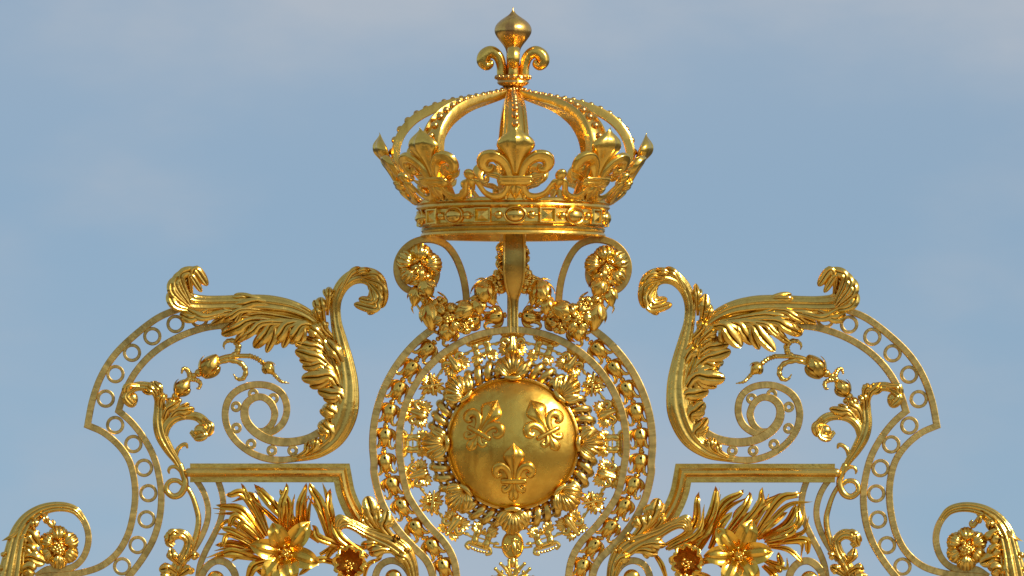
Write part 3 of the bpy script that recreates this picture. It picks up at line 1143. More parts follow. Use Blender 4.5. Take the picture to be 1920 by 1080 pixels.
# ================================================================== RINGED BORDERS
for mir in (False, True):
    side = MI[mir]
    t = thing('ringed_border', f'pierced gilded border of two flat bands holding a row of rings, outer {side} outline', 'border', (254, 924, 0), 'ringed borders of the gate crest', mir)
    mb = MB(mir)
    a = cr([(352, 577), (330, 582), (294, 598), (251, 631), (215, 667), (190, 707), (174, 752), (165, 798)], 60)
    b = cr([(165, 798), (194, 811), (222, 834), (241.5, 861), (251, 891), (254.5, 924), (251.5, 960), (241.5, 1001), (222, 1036), (192, 1061), (156, 1073.5), (119, 1078.5), (80, 1082), (40, 1100)], 90)
    mb.bar(a[:-3] + [a[-1]] + b[3:], 12.5, 22, 0, spline=False)
    mb.build('outer_band', G_BAR, t)
    mb = MB(mir)
    a = cr([(430, 609), (381, 616), (330, 635), (287, 663), (255, 698), (234, 737), (223, 771)], 50)
    b = cr([(223, 771), (245, 790), (267, 817), (286, 850), (297, 884), (303, 925), (300.5, 968), (289, 1010), (269, 1046), (245, 1078), (222, 1104)], 80)
    mb.bar(a[:-3] + [a[-1]] + b[3:], 12.5, 22, 0, spline=False)
    mb.build('inner_band', G_BAR, t)
    for (x, y) in [(374, 598), (329.5, 608), (286, 631), (248, 662), (217, 702), (199, 748), (216.7, 797.5), (250.8, 833), (270.8, 877.5), (279, 925), (275.6, 974), (259, 1022), (230, 1062)]:
        mb = MB(mir)
        mb.ring((x, y), 17.2, 11.3, 16, 0)
        mb.build('ring', G_BAR, t, at=(x, y, 0))

# ================================================================== ACANTHUS SCROLLS
for mir in (False, True):
    side = MI[mir]
    t = thing('acanthus_scroll', f'big gilded acanthus scroll with spiral band standing on the {side} cornice', 'scroll', (510, 868, 0), 'acanthus scrolls of the gate crest', mir)
    mb = MB(mir)
    sp = [(600, 848, 10), (570, 858, 11), (540, 862, 12), (508, 861.5, 13), (475, 851, 13), (446, 830, 13), (428, 804, 13), (422.5, 775, 13), (430, 748, 13), (450, 730, 13), (480, 721.5, 13), (511, 726, 13), (532, 743, 13), (538, 771, 13), (528, 797, 13), (504, 813, 12), (484, 811, 8)]
    mb.bar(sp, 13, 18, 0, n=150)
    mb.build('spiral_band', G_BAR, t)
    mb = MB(mir)
    sp = [(604, 808, 14), (576, 823, 15), (540, 829.5, 16), (505, 824.5, 16.5), (477, 808.5, 17), (461, 787, 16.5), (460, 763, 15), (473, 748, 14), (492, 745, 13), (508, 756, 13), (516, 775, 12.5), (513, 788, 12)]
    mb.bar(sp, 14, 19, 0.7, n=130)
    mb.bar([(515, 771, 12.5), (514, 786, 12.5), (507, 799, 12), (494, 808, 11), (476, 806, 8)], 12, 19, -0.7, n=40)
    mb.build('inner_spiral_band', G_BAR, t)
    for (x, y) in [(475, 739), (513, 747.5), (443, 763), (443.6, 803), (471, 833), (510, 845), (549, 845)]:
        mb = MB(mir)
        mb.ring((x, y), 10.2, 3.8, 14, 2, 28)
        mb.build('ring', G_BAR, t, at=(x, y, 0))
    # main stem with curled tip
    mb = MB(mir)
    mb.stem([(532, 862, 4, 5), (566, 857.5, 8, 8), (598, 845, 12, 14), (629, 818, 16, 20), (648, 775, 18, 23), (653, 728, 18, 20), (648, 685, 18, 17), (638, 640, 18, 13.5), (630, 602, 18, 10.5), (629, 568, 20, 11), (639, 541, 24, 12.5), (658, 523, 30, 14),
             (682, 518, 36, 16), (702, 527, 42, 18), (708, 547, 42, 18), (698, 563, 38, 13), (684, 566, 34, 8), (676, 560, 32, 3)], nfl=4, amp=.22, H=.62, n=140, m=49)
    st = mb.build('stem', G_LEAF, t)
    mb = MB(mir)
    for b, m_, e, w in [((676, 519), (706, 519), (722, 550), 8), ((684, 524), (716, 540), (715, 580), 9), ((690, 530), (710, 560), (690, 592), 9), ((696, 545), (706, 580), (663, 572), 8), ((694, 540), (698, 566), (672, 562), 7), ((660, 520), (680, 510), (697, 513), 6), ((640, 545), (660, 512), (680, 508), 6)]:
        mb.leaf([b + (50,), m_ + (62,), e + (46,)], w * 1.15, 'spoon', H=.6, groove=.4)
    mb.build('curled_tip', G_LEAF, st)
    # lobes along the inside of the stem
    mb = MB(mir)
    LB = [((556, 857), (572, 848), (579, 829), 7, 0), ((572, 853), (588, 842), (595, 818), 8, 2), ((606, 842), (620, 815), (598, 786), 12, 2), ((624, 825), (630, 782), (603, 757), 13, 2), ((644, 793), (640, 745), (599, 734), 13, 2),
          ((646, 750), (622, 708), (567, 710), 15, 4), ((640, 730), (606, 686), (568, 688), 12, 2), ((642, 717), (604, 676), (555, 659), 14, 4), ((648, 700), (634, 668), (614, 643), 12, 2), ((640, 690), (600, 655), (558, 645), 11, 2), ((612, 660), (600, 645), (580, 634), 9, 2), ((616, 650), (598, 628), (575, 611), 11, 2),
          ((608, 612), (603, 585), (600, 556), 11, 2), ((604, 612), (596, 594), (590, 574), 8, 2), ((614, 592), (615, 562), (618, 535), 7, 2), ((630, 640), (610, 620), (600, 600), 9, 2)]
    for i, (b, c, e, w, fl_) in enumerate(LB):
        mb.lobe(b, c, e, w, d=(14, 24 + (i % 3) * 2, 18 + (i % 2) * 4), flank=fl_, seed=i + 60 * mir)
    mb.stem([(575, 856, 8, 6), (604, 836, 12, 12), (624, 800, 13, 19), (634, 760, 13, 22), (632, 715, 13, 23), (620, 675, 13, 20), (609, 640, 13, 15), (606, 608, 13, 8)], nfl=6, amp=.35, H=.55, n=90, m=61)
    mb.build('leaf_fringe', G_LEAF, t)
    # side branch sweeping outwards
    mb = MB(mir)
    mb.stem([(616, 632, 14, 7), (588, 600, 16, 11), (552, 581, 18, 15), (510, 573, 20, 18), (465, 571, 20, 18), (420, 572, 22, 17), (385, 573, 26, 18), (356, 570, 32, 20), (339, 553, 38, 20), (340, 533, 42, 16), (354, 522, 42, 12), (370, 526, 40, 8), (379, 534, 38, 3)], nfl=4, amp=.20, n=120, m=45)
    bnc = mb.build('side_branch', G_LEAF, t)
    mb = MB(mir)
    for b, m_, e, w in [((362, 585), (328, 575), (319, 548), 9), ((356, 580), (324, 550), (330, 522), 9), ((356, 575), (330, 535), (350, 511), 9), ((358, 570), (340, 520), (374, 509), 9), ((356, 548), (366, 508), (390, 538), 8), ((360, 552), (358, 520), (379, 550), 6), ((390, 585), (360, 600), (338, 590), 9), ((420, 590), (380, 598), (346, 580), 8)]:
        mb.leaf([b + (46,), m_ + (60,), e + (48,)], w * 1.15, 'spoon', H=.6, groove=.4)
    mb.build('curled_tip', G_LEAF, bnc)
    mb = MB(mir)
    LB = [((592, 608), (500, 592), (424, 598), 10, 2), ((592, 612), (480, 602), (411, 630), 13, 2), ((594, 612), (500, 606), (444, 642), 8, 0), ((596, 614), (520, 606), (472, 657), 13, 2),
          ((598, 616), (545, 608), (508, 647), 12, 2), ((602, 620), (570, 611), (536, 650), 14, 2), ((560, 587), (490, 568), (424, 579), 12, 2), ((530, 590), (460, 582), (408, 606), 8, 2), ((480, 582), (430, 587), (380, 594), 9, 2), ((500, 565), (460, 560), (428, 562), 6, 0)]
    for i, (b, c, e, w, fl_) in enumerate(LB):
        mb.lobe(b, c, e, w, d=(18, 30 + (i % 3) * 2, 20 + (i % 2) * 4), flank=fl_, seed=i + 30 + 60 * mir)
    mb.stem([(606, 622, 10, 8), (572, 606, 14, 14), (522, 602, 15, 19), (472, 606, 15, 18), (436, 613, 15, 11), (416, 622, 15, 4)], nfl=6, amp=.35, H=.5, n=80, m=61)
    mb.build('leaf_fringe', G_LEAF, bnc)

# ================================================================== SMALL LEAF STEMS with pod sprays
for mir in (False, True):
    side = MI[mir]
    t = thing('leaf_stem', f'slender gilded leafy stem with two curled tips inside the {side} ringed border', 'leaf stem', (347, 910, 0), 'slender leaf stems of the gate crest', mir)
    mb = MB(mir)
    mb.stem([(347, 905, 6, 4), (340, 882, 8, 5), (331, 864, 10, 7), (317, 843, 12, 10), (304, 818, 13, 12), (299, 793, 13, 12), (300, 768, 14, 11), (299, 745, 16, 10), (287, 730, 18, 10), (265, 725, 20, 9), (246, 731, 22, 9), (240, 746, 24, 11), (248, 757, 24, 9), (257, 750, 22, 4)], nfl=4, amp=.25, n=100, m=35)
    mb.stem([(308, 822, 14, 7), (313, 800, 16, 9), (328, 785, 16, 9), (350, 780, 17, 8), (372, 783, 19, 9), (386, 797, 22, 10), (383, 812, 24, 10), (370, 818, 22, 8), (358, 810, 20, 4)], nfl=3, amp=.25, n=70, m=31)
    mb.build('stem', G_LEAF, t)
    mb = MB(mir)
    for i, (b, c, e, w) in enumerate([((304, 800), (312, 772), (338, 752), 9), ((308, 805), (328, 775), (366, 767), 9), ((300, 790), (300, 755), (308, 735), 8), ((298, 775), (292, 740), (268, 717), 8), ((300, 770), (302, 735), (290, 718), 8), ((310, 800), (318, 765), (328, 742), 8)]):
        mb.lobe(b, c, e, w, d=(14, 24, 20), flank=2, seed=i + 60 * mir)
    mb.ball((248, 749, 27), (12, 13, 11), rot=.3)
    mb.ball((377, 808, 27), (13, 12, 11))
    for b, m_, e, w in [((262, 724), (240, 725), (236, 748), 6), ((255, 730), (238, 745), (252, 762), 6), ((380, 786), (396, 800), (388, 820), 6), ((380, 800), (385, 818), (364, 824), 6)]:
        mb.leaf([b + (33,), m_ + (42,), e + (33,)], w * 1.3, 'spoon', H=.6, groove=.35)
    mb.build('leafage', G_LEAF, t)
    mb = MB(mir)
    mb.tube([(329, 860, 8, 5), (333, 845, 9, 4.5), (341, 836, 9, 4), (349, 834, 9, 4), (352, 840, 9, 2)], seg=10)
    mb.tube([(345, 888, 8, 5), (332, 877, 8, 4), (322, 876, 8, 3.5), (317, 882, 8, 3), (318, 888, 8, 1.5)], seg=10)
    mb.tube([(338, 872, 8, 6), (345, 890, 8, 6), (348, 908, 8, 6.5), (340, 926, 8, 6.5), (326, 931, 8, 6), (314, 922, 8, 5.5), (314, 910, 8, 5), (322, 902, 8, 5), (334, 902, 8, 4.5), (342, 908, 8, 4)], n=60, seg=14)
    mb.tube([(348, 908, 6, 4.5), (360, 928, 6, 4.5), (368, 950, 6, 5), (373, 974, 6, 5.5), (369, 1003, 6, 6), (358, 1030, 6, 7), (340, 1060, 6, 8), (325, 1090, 6, 8)], n=50, seg=14)
    mb.build('tendril', G_SAT, t)
    mb = MB(mir)
    for i, (b, c, e, w) in enumerate([((346, 1010), (328, 998), (317, 1008), 9), ((345, 1004), (322, 1000), (314, 1022), 8), ((350, 1050), (360, 1042), (372, 1042), 8), ((340, 1060), (326, 1048), (322, 1032), 9), ((335, 1076), (318, 1066), (306, 1068), 11), ((334, 1082), (352, 1070), (362, 1064), 10), ((322, 1100), (316, 1085), (302, 1082), 12)]):
        mb.lobe(b, c, e, w, d=(18, 30, 26), flank=2, seed=i + 60 * mir)
    mb.stem([(312, 1110, 10, 14), (332, 1066, 12, 12), (350, 1036, 14, 10), (354, 1014, 16, 9), (341, 1002, 20, 10), (325, 1005, 22, 10), (319, 1017, 22, 9), (327, 1024, 22, 5)], nfl=4, amp=.25, n=60, m=31)
    mb.build('lower_leaf', G_LEAF, t)

    t = thing('pod_spray', f'thin curving gilded spray of beads, pods and tendrils beside the {side} spiral band', 'spray', (330, 745, 0), 'pod sprays of the gate crest', mir)
    mb = MB(mir)
    for (x, y, r) in [(330, 744, 8), (336, 752, 6), (353, 714, 6), (363, 705, 5.5), (373, 700, 8), (381, 695, 6)]:
        mb.ball((x, y, 8), r)
    mb.tube([(330, 744, 8, 4), (353, 715, 8, 4), (373, 700, 8, 4), (395, 685, 8, 4), (410, 675, 8, 5), (430, 669, 8, 5), (450, 668, 8, 4.5), (470, 668, 8, 4.5)], n=40)
    mb.tube([(468, 668, 8, 4.5), (482, 673, 8, 4.5), (497, 684, 8, 4.5)], n=41, ring=.22, nring=6)
    mb.tube([(512, 700, 8, 4), (520, 709, 8, 3.6), (528, 716, 8, 3), (542, 719, 8, 1)], n=41, ring=.18, nring=7)
    mb.build('stalk', G_SAT, t)
    for pth in [[(353, 717, 8, 4), (356, 704, 8, 5), (351, 694, 8, 4.5), (344, 692, 8, 3.5), (341, 700, 8, 2)], [(357, 713, 8, 3.5), (368, 713, 8, 4.5), (376, 719, 8, 4), (374, 728, 8, 3), (370, 729, 8, 2)],
                [(430, 670, 8, 5), (443, 663, 8, 5.5), (447, 650, 8, 6), (439, 640, 8, 5), (427, 640, 8, 4), (420, 647, 8, 2.5), (421, 655, 8, 1)], [(408, 682, 8, 4), (430, 676, 8, 5), (452, 682, 8, 5), (461, 696, 8, 5), (456, 710, 8, 4.5), (445, 711, 8, 3), (438, 702, 8, 1)]]:
        mb = MB(mir)
        mb.tube(pth, n=49, ring=.12, nring=9)
        mb.build('tendril', G_SAT, t)
    for (x, y, ang, L, w) in [(343, 727, -.9, 38, 15), (394, 687, -1.0, 50, 19), (504, 691, .8, 27, 12)]:
        mb = MB(mir)
        mb.bud((x, y), ang, L, w, 5, 10, .5, flare=.1)
        mb.build('pod', G_POL, t)

# ================================================================== CORNICES
for mir in (False, True):
    side = MI[mir]
    t = thing('moulded_cornice', f'straight moulded gilded rail turning down at its inner end, under the {side} acanthus scroll', 'rail', (500, 905, 0), 'moulded rails of the gate crest', mir)
    prof = [(-17.5, -10), (-17.5, 14), (-9.5, 14), (-9.5, 18), (-8, 22), (-4, 27), (0.5, 28.5), (4.5, 26), (7, 21), (7.5, 17), (9.5, 17), (10, 14), (17.5, 14), (17.5, -10)]
    pth = [(357, 887), (500, 887), (641, 887)] + cr([(641, 887), (646.5, 917), (657, 946), (674, 975), (694, 998)], 17)[4:]
    mb = MB(mir)
    rows, al = [], []
    n = len(pth)
    for i, p in enumerate(pth):
        pv = Vector(p)
        t1 = (pv - Vector(pth[i - 1])).normalized() if i else (Vector(pth[1]) - pv).normalized()
        t2 = (Vector(pth[i + 1]) - pv).normalized() if i < n - 1 else t1
        T = (t1 + t2).normalized()
        N = Vector((T.y, -T.x))
        mit = 1 / N.dot(Vector((t1.y, -t1.x)))
        rows.append([(pv.x - N.x * o * mit * -1 * 1, pv.y + N.y * o * mit * 1, d) if False else (pv.x - N.x * o * mit * -1, pv.y + N.y * o * mit, d) for o, d in [(-q, dd) for q, dd in prof]])
    idx = mb.grid(rows, closed_v=True)
    mb.f.append(tuple(idx[0]))
    mb.f.append(tuple(idx[-1]))
    mb.build('moulding', G_ARCH, t, angle=32)
    mb = MB(mir)
    mb.tube([(380, 886.5, 18, 8.4), (354, 886.5, 18, 8.4)], seg=20, n=6)
    mb.build('rounded_end', G_SAT, t)

# ================================================================== CURVED BARS under the cornices
for mir in (False, True):
    side = MI[mir]
    t = thing('curved_bar', f'pair of S-curved flat gilded bars with ring scroll hanging below the {side} rail', 'bar', (400, 1080, 0), 'curved bars under the rails', mir)
    mb = MB(mir)
    mb.bar([(366, 898), (377, 913), (386, 932), (391, 955), (389, 978), (380, 1003), (366, 1028), (350, 1050)], 11, 18, -4)
    mb.build('bar', G_BAR, t)
    mb = MB(mir)
    mb.bar([(408, 898), (416, 922), (419, 948), (413, 978), (400, 1007), (386, 1034), (376, 1060), (372, 1090), (374, 1120)], 11.5, 18, -4)
    mb.build('bar', G_BAR, t)
    mb = MB(mir)
    mb.bar([(374, 1120), (376, 1090), (386, 1066), (405, 1052), (426, 1056), (441, 1076), (440, 1100), (424, 1116)], 14, 18, -2)
    mb.build('ring_scroll', G_BAR, t)
    mb = MB(mir)
    mb.ball((405, 1087, 6), (17, 17, 11), nu=24, nv=14)
    mb.build('boss', G_POL, t)

# ================================================================== LOWER ACANTHUS beside the medallion
for mir in (False, True):
    side = MI[mir]
    t = thing('acanthus_leaf', f'gilded acanthus leaf wrapping the foot of the {side} rail beside the outer hoop', 'leaf', (775, 1095, 0), 'lower acanthus leaves of the gate crest', mir)
    mb = MB(mir)
    mb.stem([(779, 1115, 12, 8), (776, 1085, 14, 10), (770, 1058, 16, 13), (757, 1036, 18, 17), (735, 1019, 20, 17), (710, 1008, 22, 14), (686, 998, 26, 11), (666, 987, 32, 10), (650, 982, 36, 10), (638, 986, 36, 9), (635, 996, 34, 6), (641, 1001, 32, 2)], nfl=5, amp=.25, n=90, m=41)
    mb.build('stem', G_LEAF, t)
    mb = MB(mir)
    for i, (b, c, e, w, f_) in enumerate([((735, 1015), (700, 970), (689, 936), 15, 4), ((745, 1018), (720, 990), (726, 962), 13, 2), ((752, 1025), (742, 1012), (744, 1004), 8, 2), ((765, 1045), (765, 1034), (766, 1028), 8, 0), ((740, 1020), (712, 985), (706, 957), 10, 2), ((720, 1010), (690, 985), (676, 962), 9, 2),
                                          ((748, 1035), (720, 1032), (690, 1038), 9, 2), ((735, 1028), (705, 1020), (676, 1022), 9, 2), ((775, 1075), (762, 1050), (742, 1040), 9, 2)]):
        mb.lobe(b, c, e, w, d=(18, 30, 26), flank=f_, seed=i + 60 * mir)
    for b, m_, e, w in [((665, 985), (640, 972), (630, 994), 7), ((660, 980), (638, 970), (628, 982), 6)]:
        mb.leaf([b + (38,), m_ + (44,), e + (36,)], w, 'spoon')
    mb.build('leafage', G_LEAF, t)
    mb = MB(mir)
    mb.bar([(775, 1120), (772, 1085), (757, 1060), (735, 1051), (714, 1060), (704, 1082), (709, 1106), (725, 1118)], 13, 18, 0)
    mb.build('ring_scroll', G_BAR, t)
    mb = MB(mir)
    mb.ball((738, 1083, 8), (16, 16, 12), nu=24, nv=14)
    mb.build('boss', G_POL, t)

# ================================================================== LILY BOUQUETS
BL = {False: [((600, 1015), (520, 955), (477, 908), 11), ((560, 1010), (515, 950), (485, 911), 9), ((530, 1000), (528, 950), (537, 906), 8), ((540, 990), (540, 945), (525, 918), 8), ((560, 1005), (562, 950), (575, 906), 8), ((572, 1000), (570, 950), (573, 914), 7), ((620, 1020), (602, 950), (581, 906), 11), ((640, 1015), (618, 960), (620, 916), 8),
              ((500, 1005), (470, 945), (452, 906), 6), ((500, 1005), (460, 930), (424, 928), 9), ((495, 1010), (455, 958), (405, 947), 9), ((490, 1015), (445, 970), (427, 990), 8), ((490, 1025), (440, 998), (415, 990), 8), ((485, 1030), (432, 1003), (413, 1028), 6), ((490, 1035), (440, 1020), (404, 1022), 8), ((490, 1050), (440, 1036), (418, 1040), 10),
              ((660, 1030), (600, 1010), (585, 985), 9), ((690, 1045), (640, 1010), (615, 960), 9), ((640, 1060), (600, 1050), (560, 1080), 8), ((520, 1050), (480, 1060), (460, 1090), 11), ((600, 1040), (640, 1020), (690, 1030), 7), ((610, 1050), (625, 1030), (655, 1010), 8), ((520, 1060), (500, 1075), (478, 1068), 8), ((680, 1095), (690, 1060), (716, 1045), 5)],
      True: [((1250, 1030), (1300, 985), (1310, 922), 9), ((1290, 1040), (1330, 970), (1341, 911), 9), ((1310, 1030), (1352, 950), (1394, 918), 10), ((1345, 1020), (1390, 960), (1404, 922), 9), ((1370, 1010), (1420, 950), (1429, 914), 8), ((1400, 1010), (1425, 955), (1466, 925), 11), ((1410, 1010), (1458, 940), (1502, 924), 9), ((1420, 1010), (1470, 985), (1491, 944), 8),
             ((1430, 1010), (1490, 985), (1500, 942), 7), ((1440, 1015), (1480, 1000), (1494, 986), 7), ((1440, 1020), (1505, 1012), (1512, 1040), 8), ((1440, 1025), (1475, 1030), (1503, 1056), 6), ((1270, 1030), (1320, 1000), (1330, 960), 9), ((1240, 1025), (1285, 1000), (1300, 975), 6), ((1390, 1010), (1380, 970), (1410, 935), 9),
             ((1430, 1050), (1460, 1060), (1458, 1036), 8), ((1430, 1060), (1450, 1080), (1440, 1110), 9), ((1330, 1030), (1350, 985), (1372, 960), 10), ((1290, 1060), (1340, 1050), (1380, 1090), 9), ((1250, 1090), (1240, 1060), (1225, 1035), 6), ((1270, 1070), (1320, 1085), (1340, 1110), 12), ((1400, 1020), (1440, 985), (1476, 960), 9)]}
for mir in (False, True):
    side = MI[mir]
    R = random.Random(21 + mir)
    t = thing('lily_bouquet', f'gilded bouquet of lilies with pointed flame-like leaves below the {side} rail', 'bouquet', (560, 1095, 0), 'lily bouquets of the gate crest', mir)
    for i, (b, c, e, w) in enumerate(BL[mir]):
        mb = MB()
        d0 = R.uniform(8, 26)
        q = (e[0] * .75 + c[0] * .25 + R.uniform(-3, 3), e[1] * .72 + c[1] * .28)
        mb.leaf([b + (d0,), c + (d0 + R.uniform(6, 22),), q + (d0 + R.uniform(0, 18),), e + (d0 + R.uniform(-6, 10),)], w * 1.08, 'blade', H=.3, groove=.5, tilt=(R.uniform(-.6, .2), R.uniform(-.7, .7)), n=22, m=9)
        mb.build('blade', G_AMB, t)
        for rep_ in range(2 if w > 6 and i < 16 else 0):
            mb = MB()
            jx, jy = R.uniform(-26, 26), R.uniform(0, 26)
            d1 = d0 - 10 + 14 * rep_
            mb.leaf([(b[0] + jx * .3, b[1], d1), (c[0] + jx * .7, c[1] + jy * .6, d1 + R.uniform(2, 12)), (e[0] + jx, e[1] + jy, d1 + R.uniform(-4, 8))], w * R.uniform(.6, .85), 'blade', H=.3, groove=.5, tilt=(R.uniform(-.8, .8), R.uniform(-1.2, 1.2)), n=18, m=9)
            mb.build('blade', G_AMB, t)
    cx, cy = ((535, 1037), (1383, 1041))[mir]
    fl_ = None
    mb = MB()
    mb.ball((cx, cy, 40), (9, 9, 7))
    mb.pollen((cx + 2, cy + 2), 7, 48, 6, 3.0)
    fl_ = mb.build('lily', G_POL, t, at=(cx, cy, 40))
    offs = [(-24, -56, 19), (46, -58, 20), (-66, -14, 19), (64, 20, 20), (-42, 54, 20), (14, 58, 19)]
    if mir:
        offs = [(-42, -50, 19), (26, -66, 21), (-66, 2, 19), (64, -6, 21), (-26, 58, 20), (34, 54, 20)]
    for (ox, oy, w) in offs:
        mb = MB()
        mb.leaf([(cx + ox * .08, cy + oy * .08, 36), (cx + ox * .4, cy + oy * .4, 54), (cx + ox * .75, cy + oy * .75, 60), (cx + ox, cy + oy, 44)], w, 'lily', H=-.30, groove=-.22, n=20, m=13)
        mb.build('petal', G_AMB, fl_)
    mb = MB()
    for k in range(6):
        a = k * 1.047 + .4
        mb.tube([(cx, cy, 42, 1.4), (cx + 7 * math.cos(a), cy + 7 * math.sin(a), 52, 1.3), (cx + 13 * math.cos(a), cy + 13 * math.sin(a), 58, 2.6)], n=12, seg=8)
    mb.build('stamen', G_POL, fl_)
    # trumpet flower seen from the front
    cx, cy = ((655, 1056), (1286, 1053))[mir]
    mb = MB()
    rows = []
    for i in range(15):
        u = i / 14
        row = []
        for k in range(72):
            a = 2 * PI * k / 72
            rr = 5 + 19 * u ** .7 + 2.6 * u ** 3 * math.cos(9 * a + 1) + 1.2 * u ** 3 * math.sin(14 * a)
            row.append((cx + rr * math.cos(a), cy + rr * 1.1 * math.sin(a), 14 + 34 * u - (3 * math.cos(6 * a) * u ** 4)))
        rows.append(row)
    rows.insert(0, [(cx, cy, 13)] * 72)
    mb.grid(rows, closed_v=True)
    rim_ = rows[-1]
    tr = mb.build('trumpet_flower', G_RED, t, at=(cx, cy, 20))
    mb = MB()
    rr_ = []
    for k in range(72):
        p, nx_ = Vector(rim_[k]), Vector(rim_[(k + 1) % 72])
        T = (nx_ - p).normalized()
        o1 = Vector((p.x - cx, p.y - cy, 0)).normalized()
        B = T.cross(o1).normalized()
        o1 = B.cross(T).normalized()
        wob = 1.2 * math.sin(k * 1.7)
        rr_.append([tuple(p + o1 * ((3.2 + wob) * math.cos(q) + 2.2) + B * 1.7 * math.sin(q)) for q in [2 * PI * j / 8 for j in range(8)]])
    mb.grid(rr_, closed_u=True, closed_v=True)
    mb.build('frilled_rim', G_AMB, tr)
    mb = MB()
    for k in range(8):
        a = k * 2.4
        q = 2.6 + 1.15 * k
        mb.tube([(cx, cy + 6, 16, 1.2), (cx + q * math.cos(a), cy + 6 + q * math.sin(a), 42, 1.2)], n=5, seg=6)
        mb.ball((cx + q * math.cos(a), cy + 6 + q * math.sin(a), 43), 2.9, nu=10, nv=7)
    mb.build('stamen', G_POL, tr)
    mb = MB()
    for k in range(6):
        a = k * 1.047
        mb.leaf([(cx + 8 * math.cos(a), cy + 8 * math.sin(a), 12), (cx + 22 * math.cos(a), cy + 24 * math.sin(a), 26), (cx + 34 * math.cos(a + .2), cy + 34 * math.sin(a + .2), 26)], 9, 'petal', H=.4, groove=.25)
    mb.build('calyx', G_LEAF, tr)

# ================================================================== CORNER SCROLLS
for mir in (False, True):
    side = MI[mir]
    t = thing('corner_scroll', f'curling gilded acanthus scroll around a ruffled rosette at the far {side} corner', 'scroll', (60, 1095, 0), 'corner scrolls of the gate crest', mir)
    mb = MB(mir)
    mb.bar([(97, 952, 11), (125, 952, 12), (148, 964, 12), (163, 987, 12), (167, 1014, 12), (159, 1042, 12), (142, 1061, 12.5), (117, 1069, 14), (92, 1068, 14), (70, 1082, 15)], 12, 20, 0, n=90)
    mb.build('spiral_band', G_BAR, t)
    mb = MB(mir)
    mb.stem([(158, 975, 6, 6), (143, 958, 8, 8), (122, 951, 10, 9), (96, 952, 12, 10), (72, 961, 14, 12), (52, 978, 16, 15), (38, 1003, 18, 18), (30, 1035, 20, 20), (24, 1070, 22, 24), (16, 1120, 22, 26)], nfl=5, amp=.25, n=80, m=41)
    st = mb.build('stem', G_LEAF, t)
    mb = MB(mir)
    for i, (b, c, e, w, f_) in enumerate([((72, 965), (84, 968), (92, 984), 7, 0), ((60, 975), (66, 978), (67, 991), 8, 2), ((45, 1000), (58, 1000), (71, 1019), 14, 2), ((40, 1028), (54, 1026), (68, 1040), 13, 2), ((34, 1052), (58, 1046), (80, 1054), 16, 2), ((28, 1080), (52, 1066), (72, 1072), 15, 2), ((34, 1040), (44, 1012), (54, 1004), 10, 2),
                                          ((26, 1040), (14, 1040), (5, 1048), 9, 2), ((22, 1070), (10, 1068), (-4, 1074), 10, 2), ((40, 1110), (30, 1080), (34, 1050), 12, 2)]):
        mb.lobe(b, c, e, w, d=(16, 30, 22), flank=f_, seed=i + 60 * mir)
    mb.stem([(90, 962, 8, 4), (70, 972, 12, 9), (54, 992, 13, 14), (46, 1022, 13, 18), (42, 1060, 13, 22), (36, 1115, 13, 26)], nfl=5, amp=.35, H=.55, n=70, m=51)
    mb.leaf([(40, 992, 26), (24, 1006, 30), (5, 1015, 22)], 6, 'blade', H=.5, groove=.3)
    mb.tube([(84, 968, 14, 5), (93, 980, 14, 5), (99, 986, 14, 5), (103, 981, 14, 3.4), (100, 976, 14, 2)], seg=12)
    mb.build('leaf_fringe', G_LEAF, st)
    mb = MB(mir)
    mb.rosette((111, 1027), 42, 6, d=14, rot=.52, ribs=5, cup=14, seed=7 + mir)
    ro = mb.build('rosette', G_LEAF, t)
    mb = MB(mir)
    mb.pollen((111, 1028), 11, 26, 12, 3.6)
    mb.build('flower_centre', G_POL, ro)

# ================================================================== GROUND
me = bpy.data.meshes.new('ground')
n = 24
ext = 6000.0
vs, fs = [], []
for i in range(n + 1):
    for j in range(n + 1):
        vs.append((-ext + 2 * ext * i / n, -ext + 2 * ext * j / n, 0))
for i in range(n):
    for j in range(n):
        a = i * (n + 1) + j
        fs.append((a, a + 1, a + n + 2, a + n + 1))
me.from_pydata(vs, [], fs)
gm = bpy.data.materials.new('cobbled_court')
gm.use_nodes = True
nt = gm.node_tree
b = nt.nodes['Principled BSDF']
b.inputs['Roughness'].default_value = .9
geo = nt.nodes.new('ShaderNodeNewGeometry')
vo = nt.nodes.new('ShaderNodeTexVoronoi')
vo.inputs['Scale'].default_value = 6
no = nt.nodes.new('ShaderNodeTexNoise')
no.inputs['Scale'].default_value = .06
nt.links.new(geo.outputs['Position'], vo.inputs['Vector'])
nt.links.new(geo.outputs['Position'], no.inputs['Vector'])
sx = nt.nodes.new('ShaderNodeVectorMath')
sx.operation = 'LENGTH'
nt.links.new(geo.outputs['Position'], sx.inputs[0])
ed = nt.nodes.new('ShaderNodeMath')
ed.operation = 'MULTIPLY_ADD'
ed.inputs[1].default_value = 14.0
nt.links.new(no.outputs['Fac'], ed.inputs[0])
nt.links.new(sx.outputs['Value'], ed.inputs[2])
rg = nt.nodes.new('ShaderNodeMapRange')
rg.interpolation_type = 'SMOOTHSTEP'
rg.inputs['From Min'].default_value = 12
rg.inputs['From Max'].default_value = 20
sp_ = nt.nodes.new('ShaderNodeSeparateXYZ')
nt.links.new(geo.outputs['Position'], sp_.inputs[0])
xm = nt.nodes.new('ShaderNodeMapRange')      # darker ground added on the right, for dark reflections in the gold
xm.interpolation_type = 'SMOOTHSTEP'
xm.inputs['From Min'].default_value = 1
xm.inputs['From Max'].default_value = 9
nt.links.new(sp_.outputs['X'], xm.inputs['Value'])
nt.links.new(ed.outputs[0], rg.inputs['Value'])
dk = nt.nodes.new('ShaderNodeMath')
dk.operation = 'MULTIPLY'
nt.links.new(rg.outputs['Result'], dk.inputs[0])
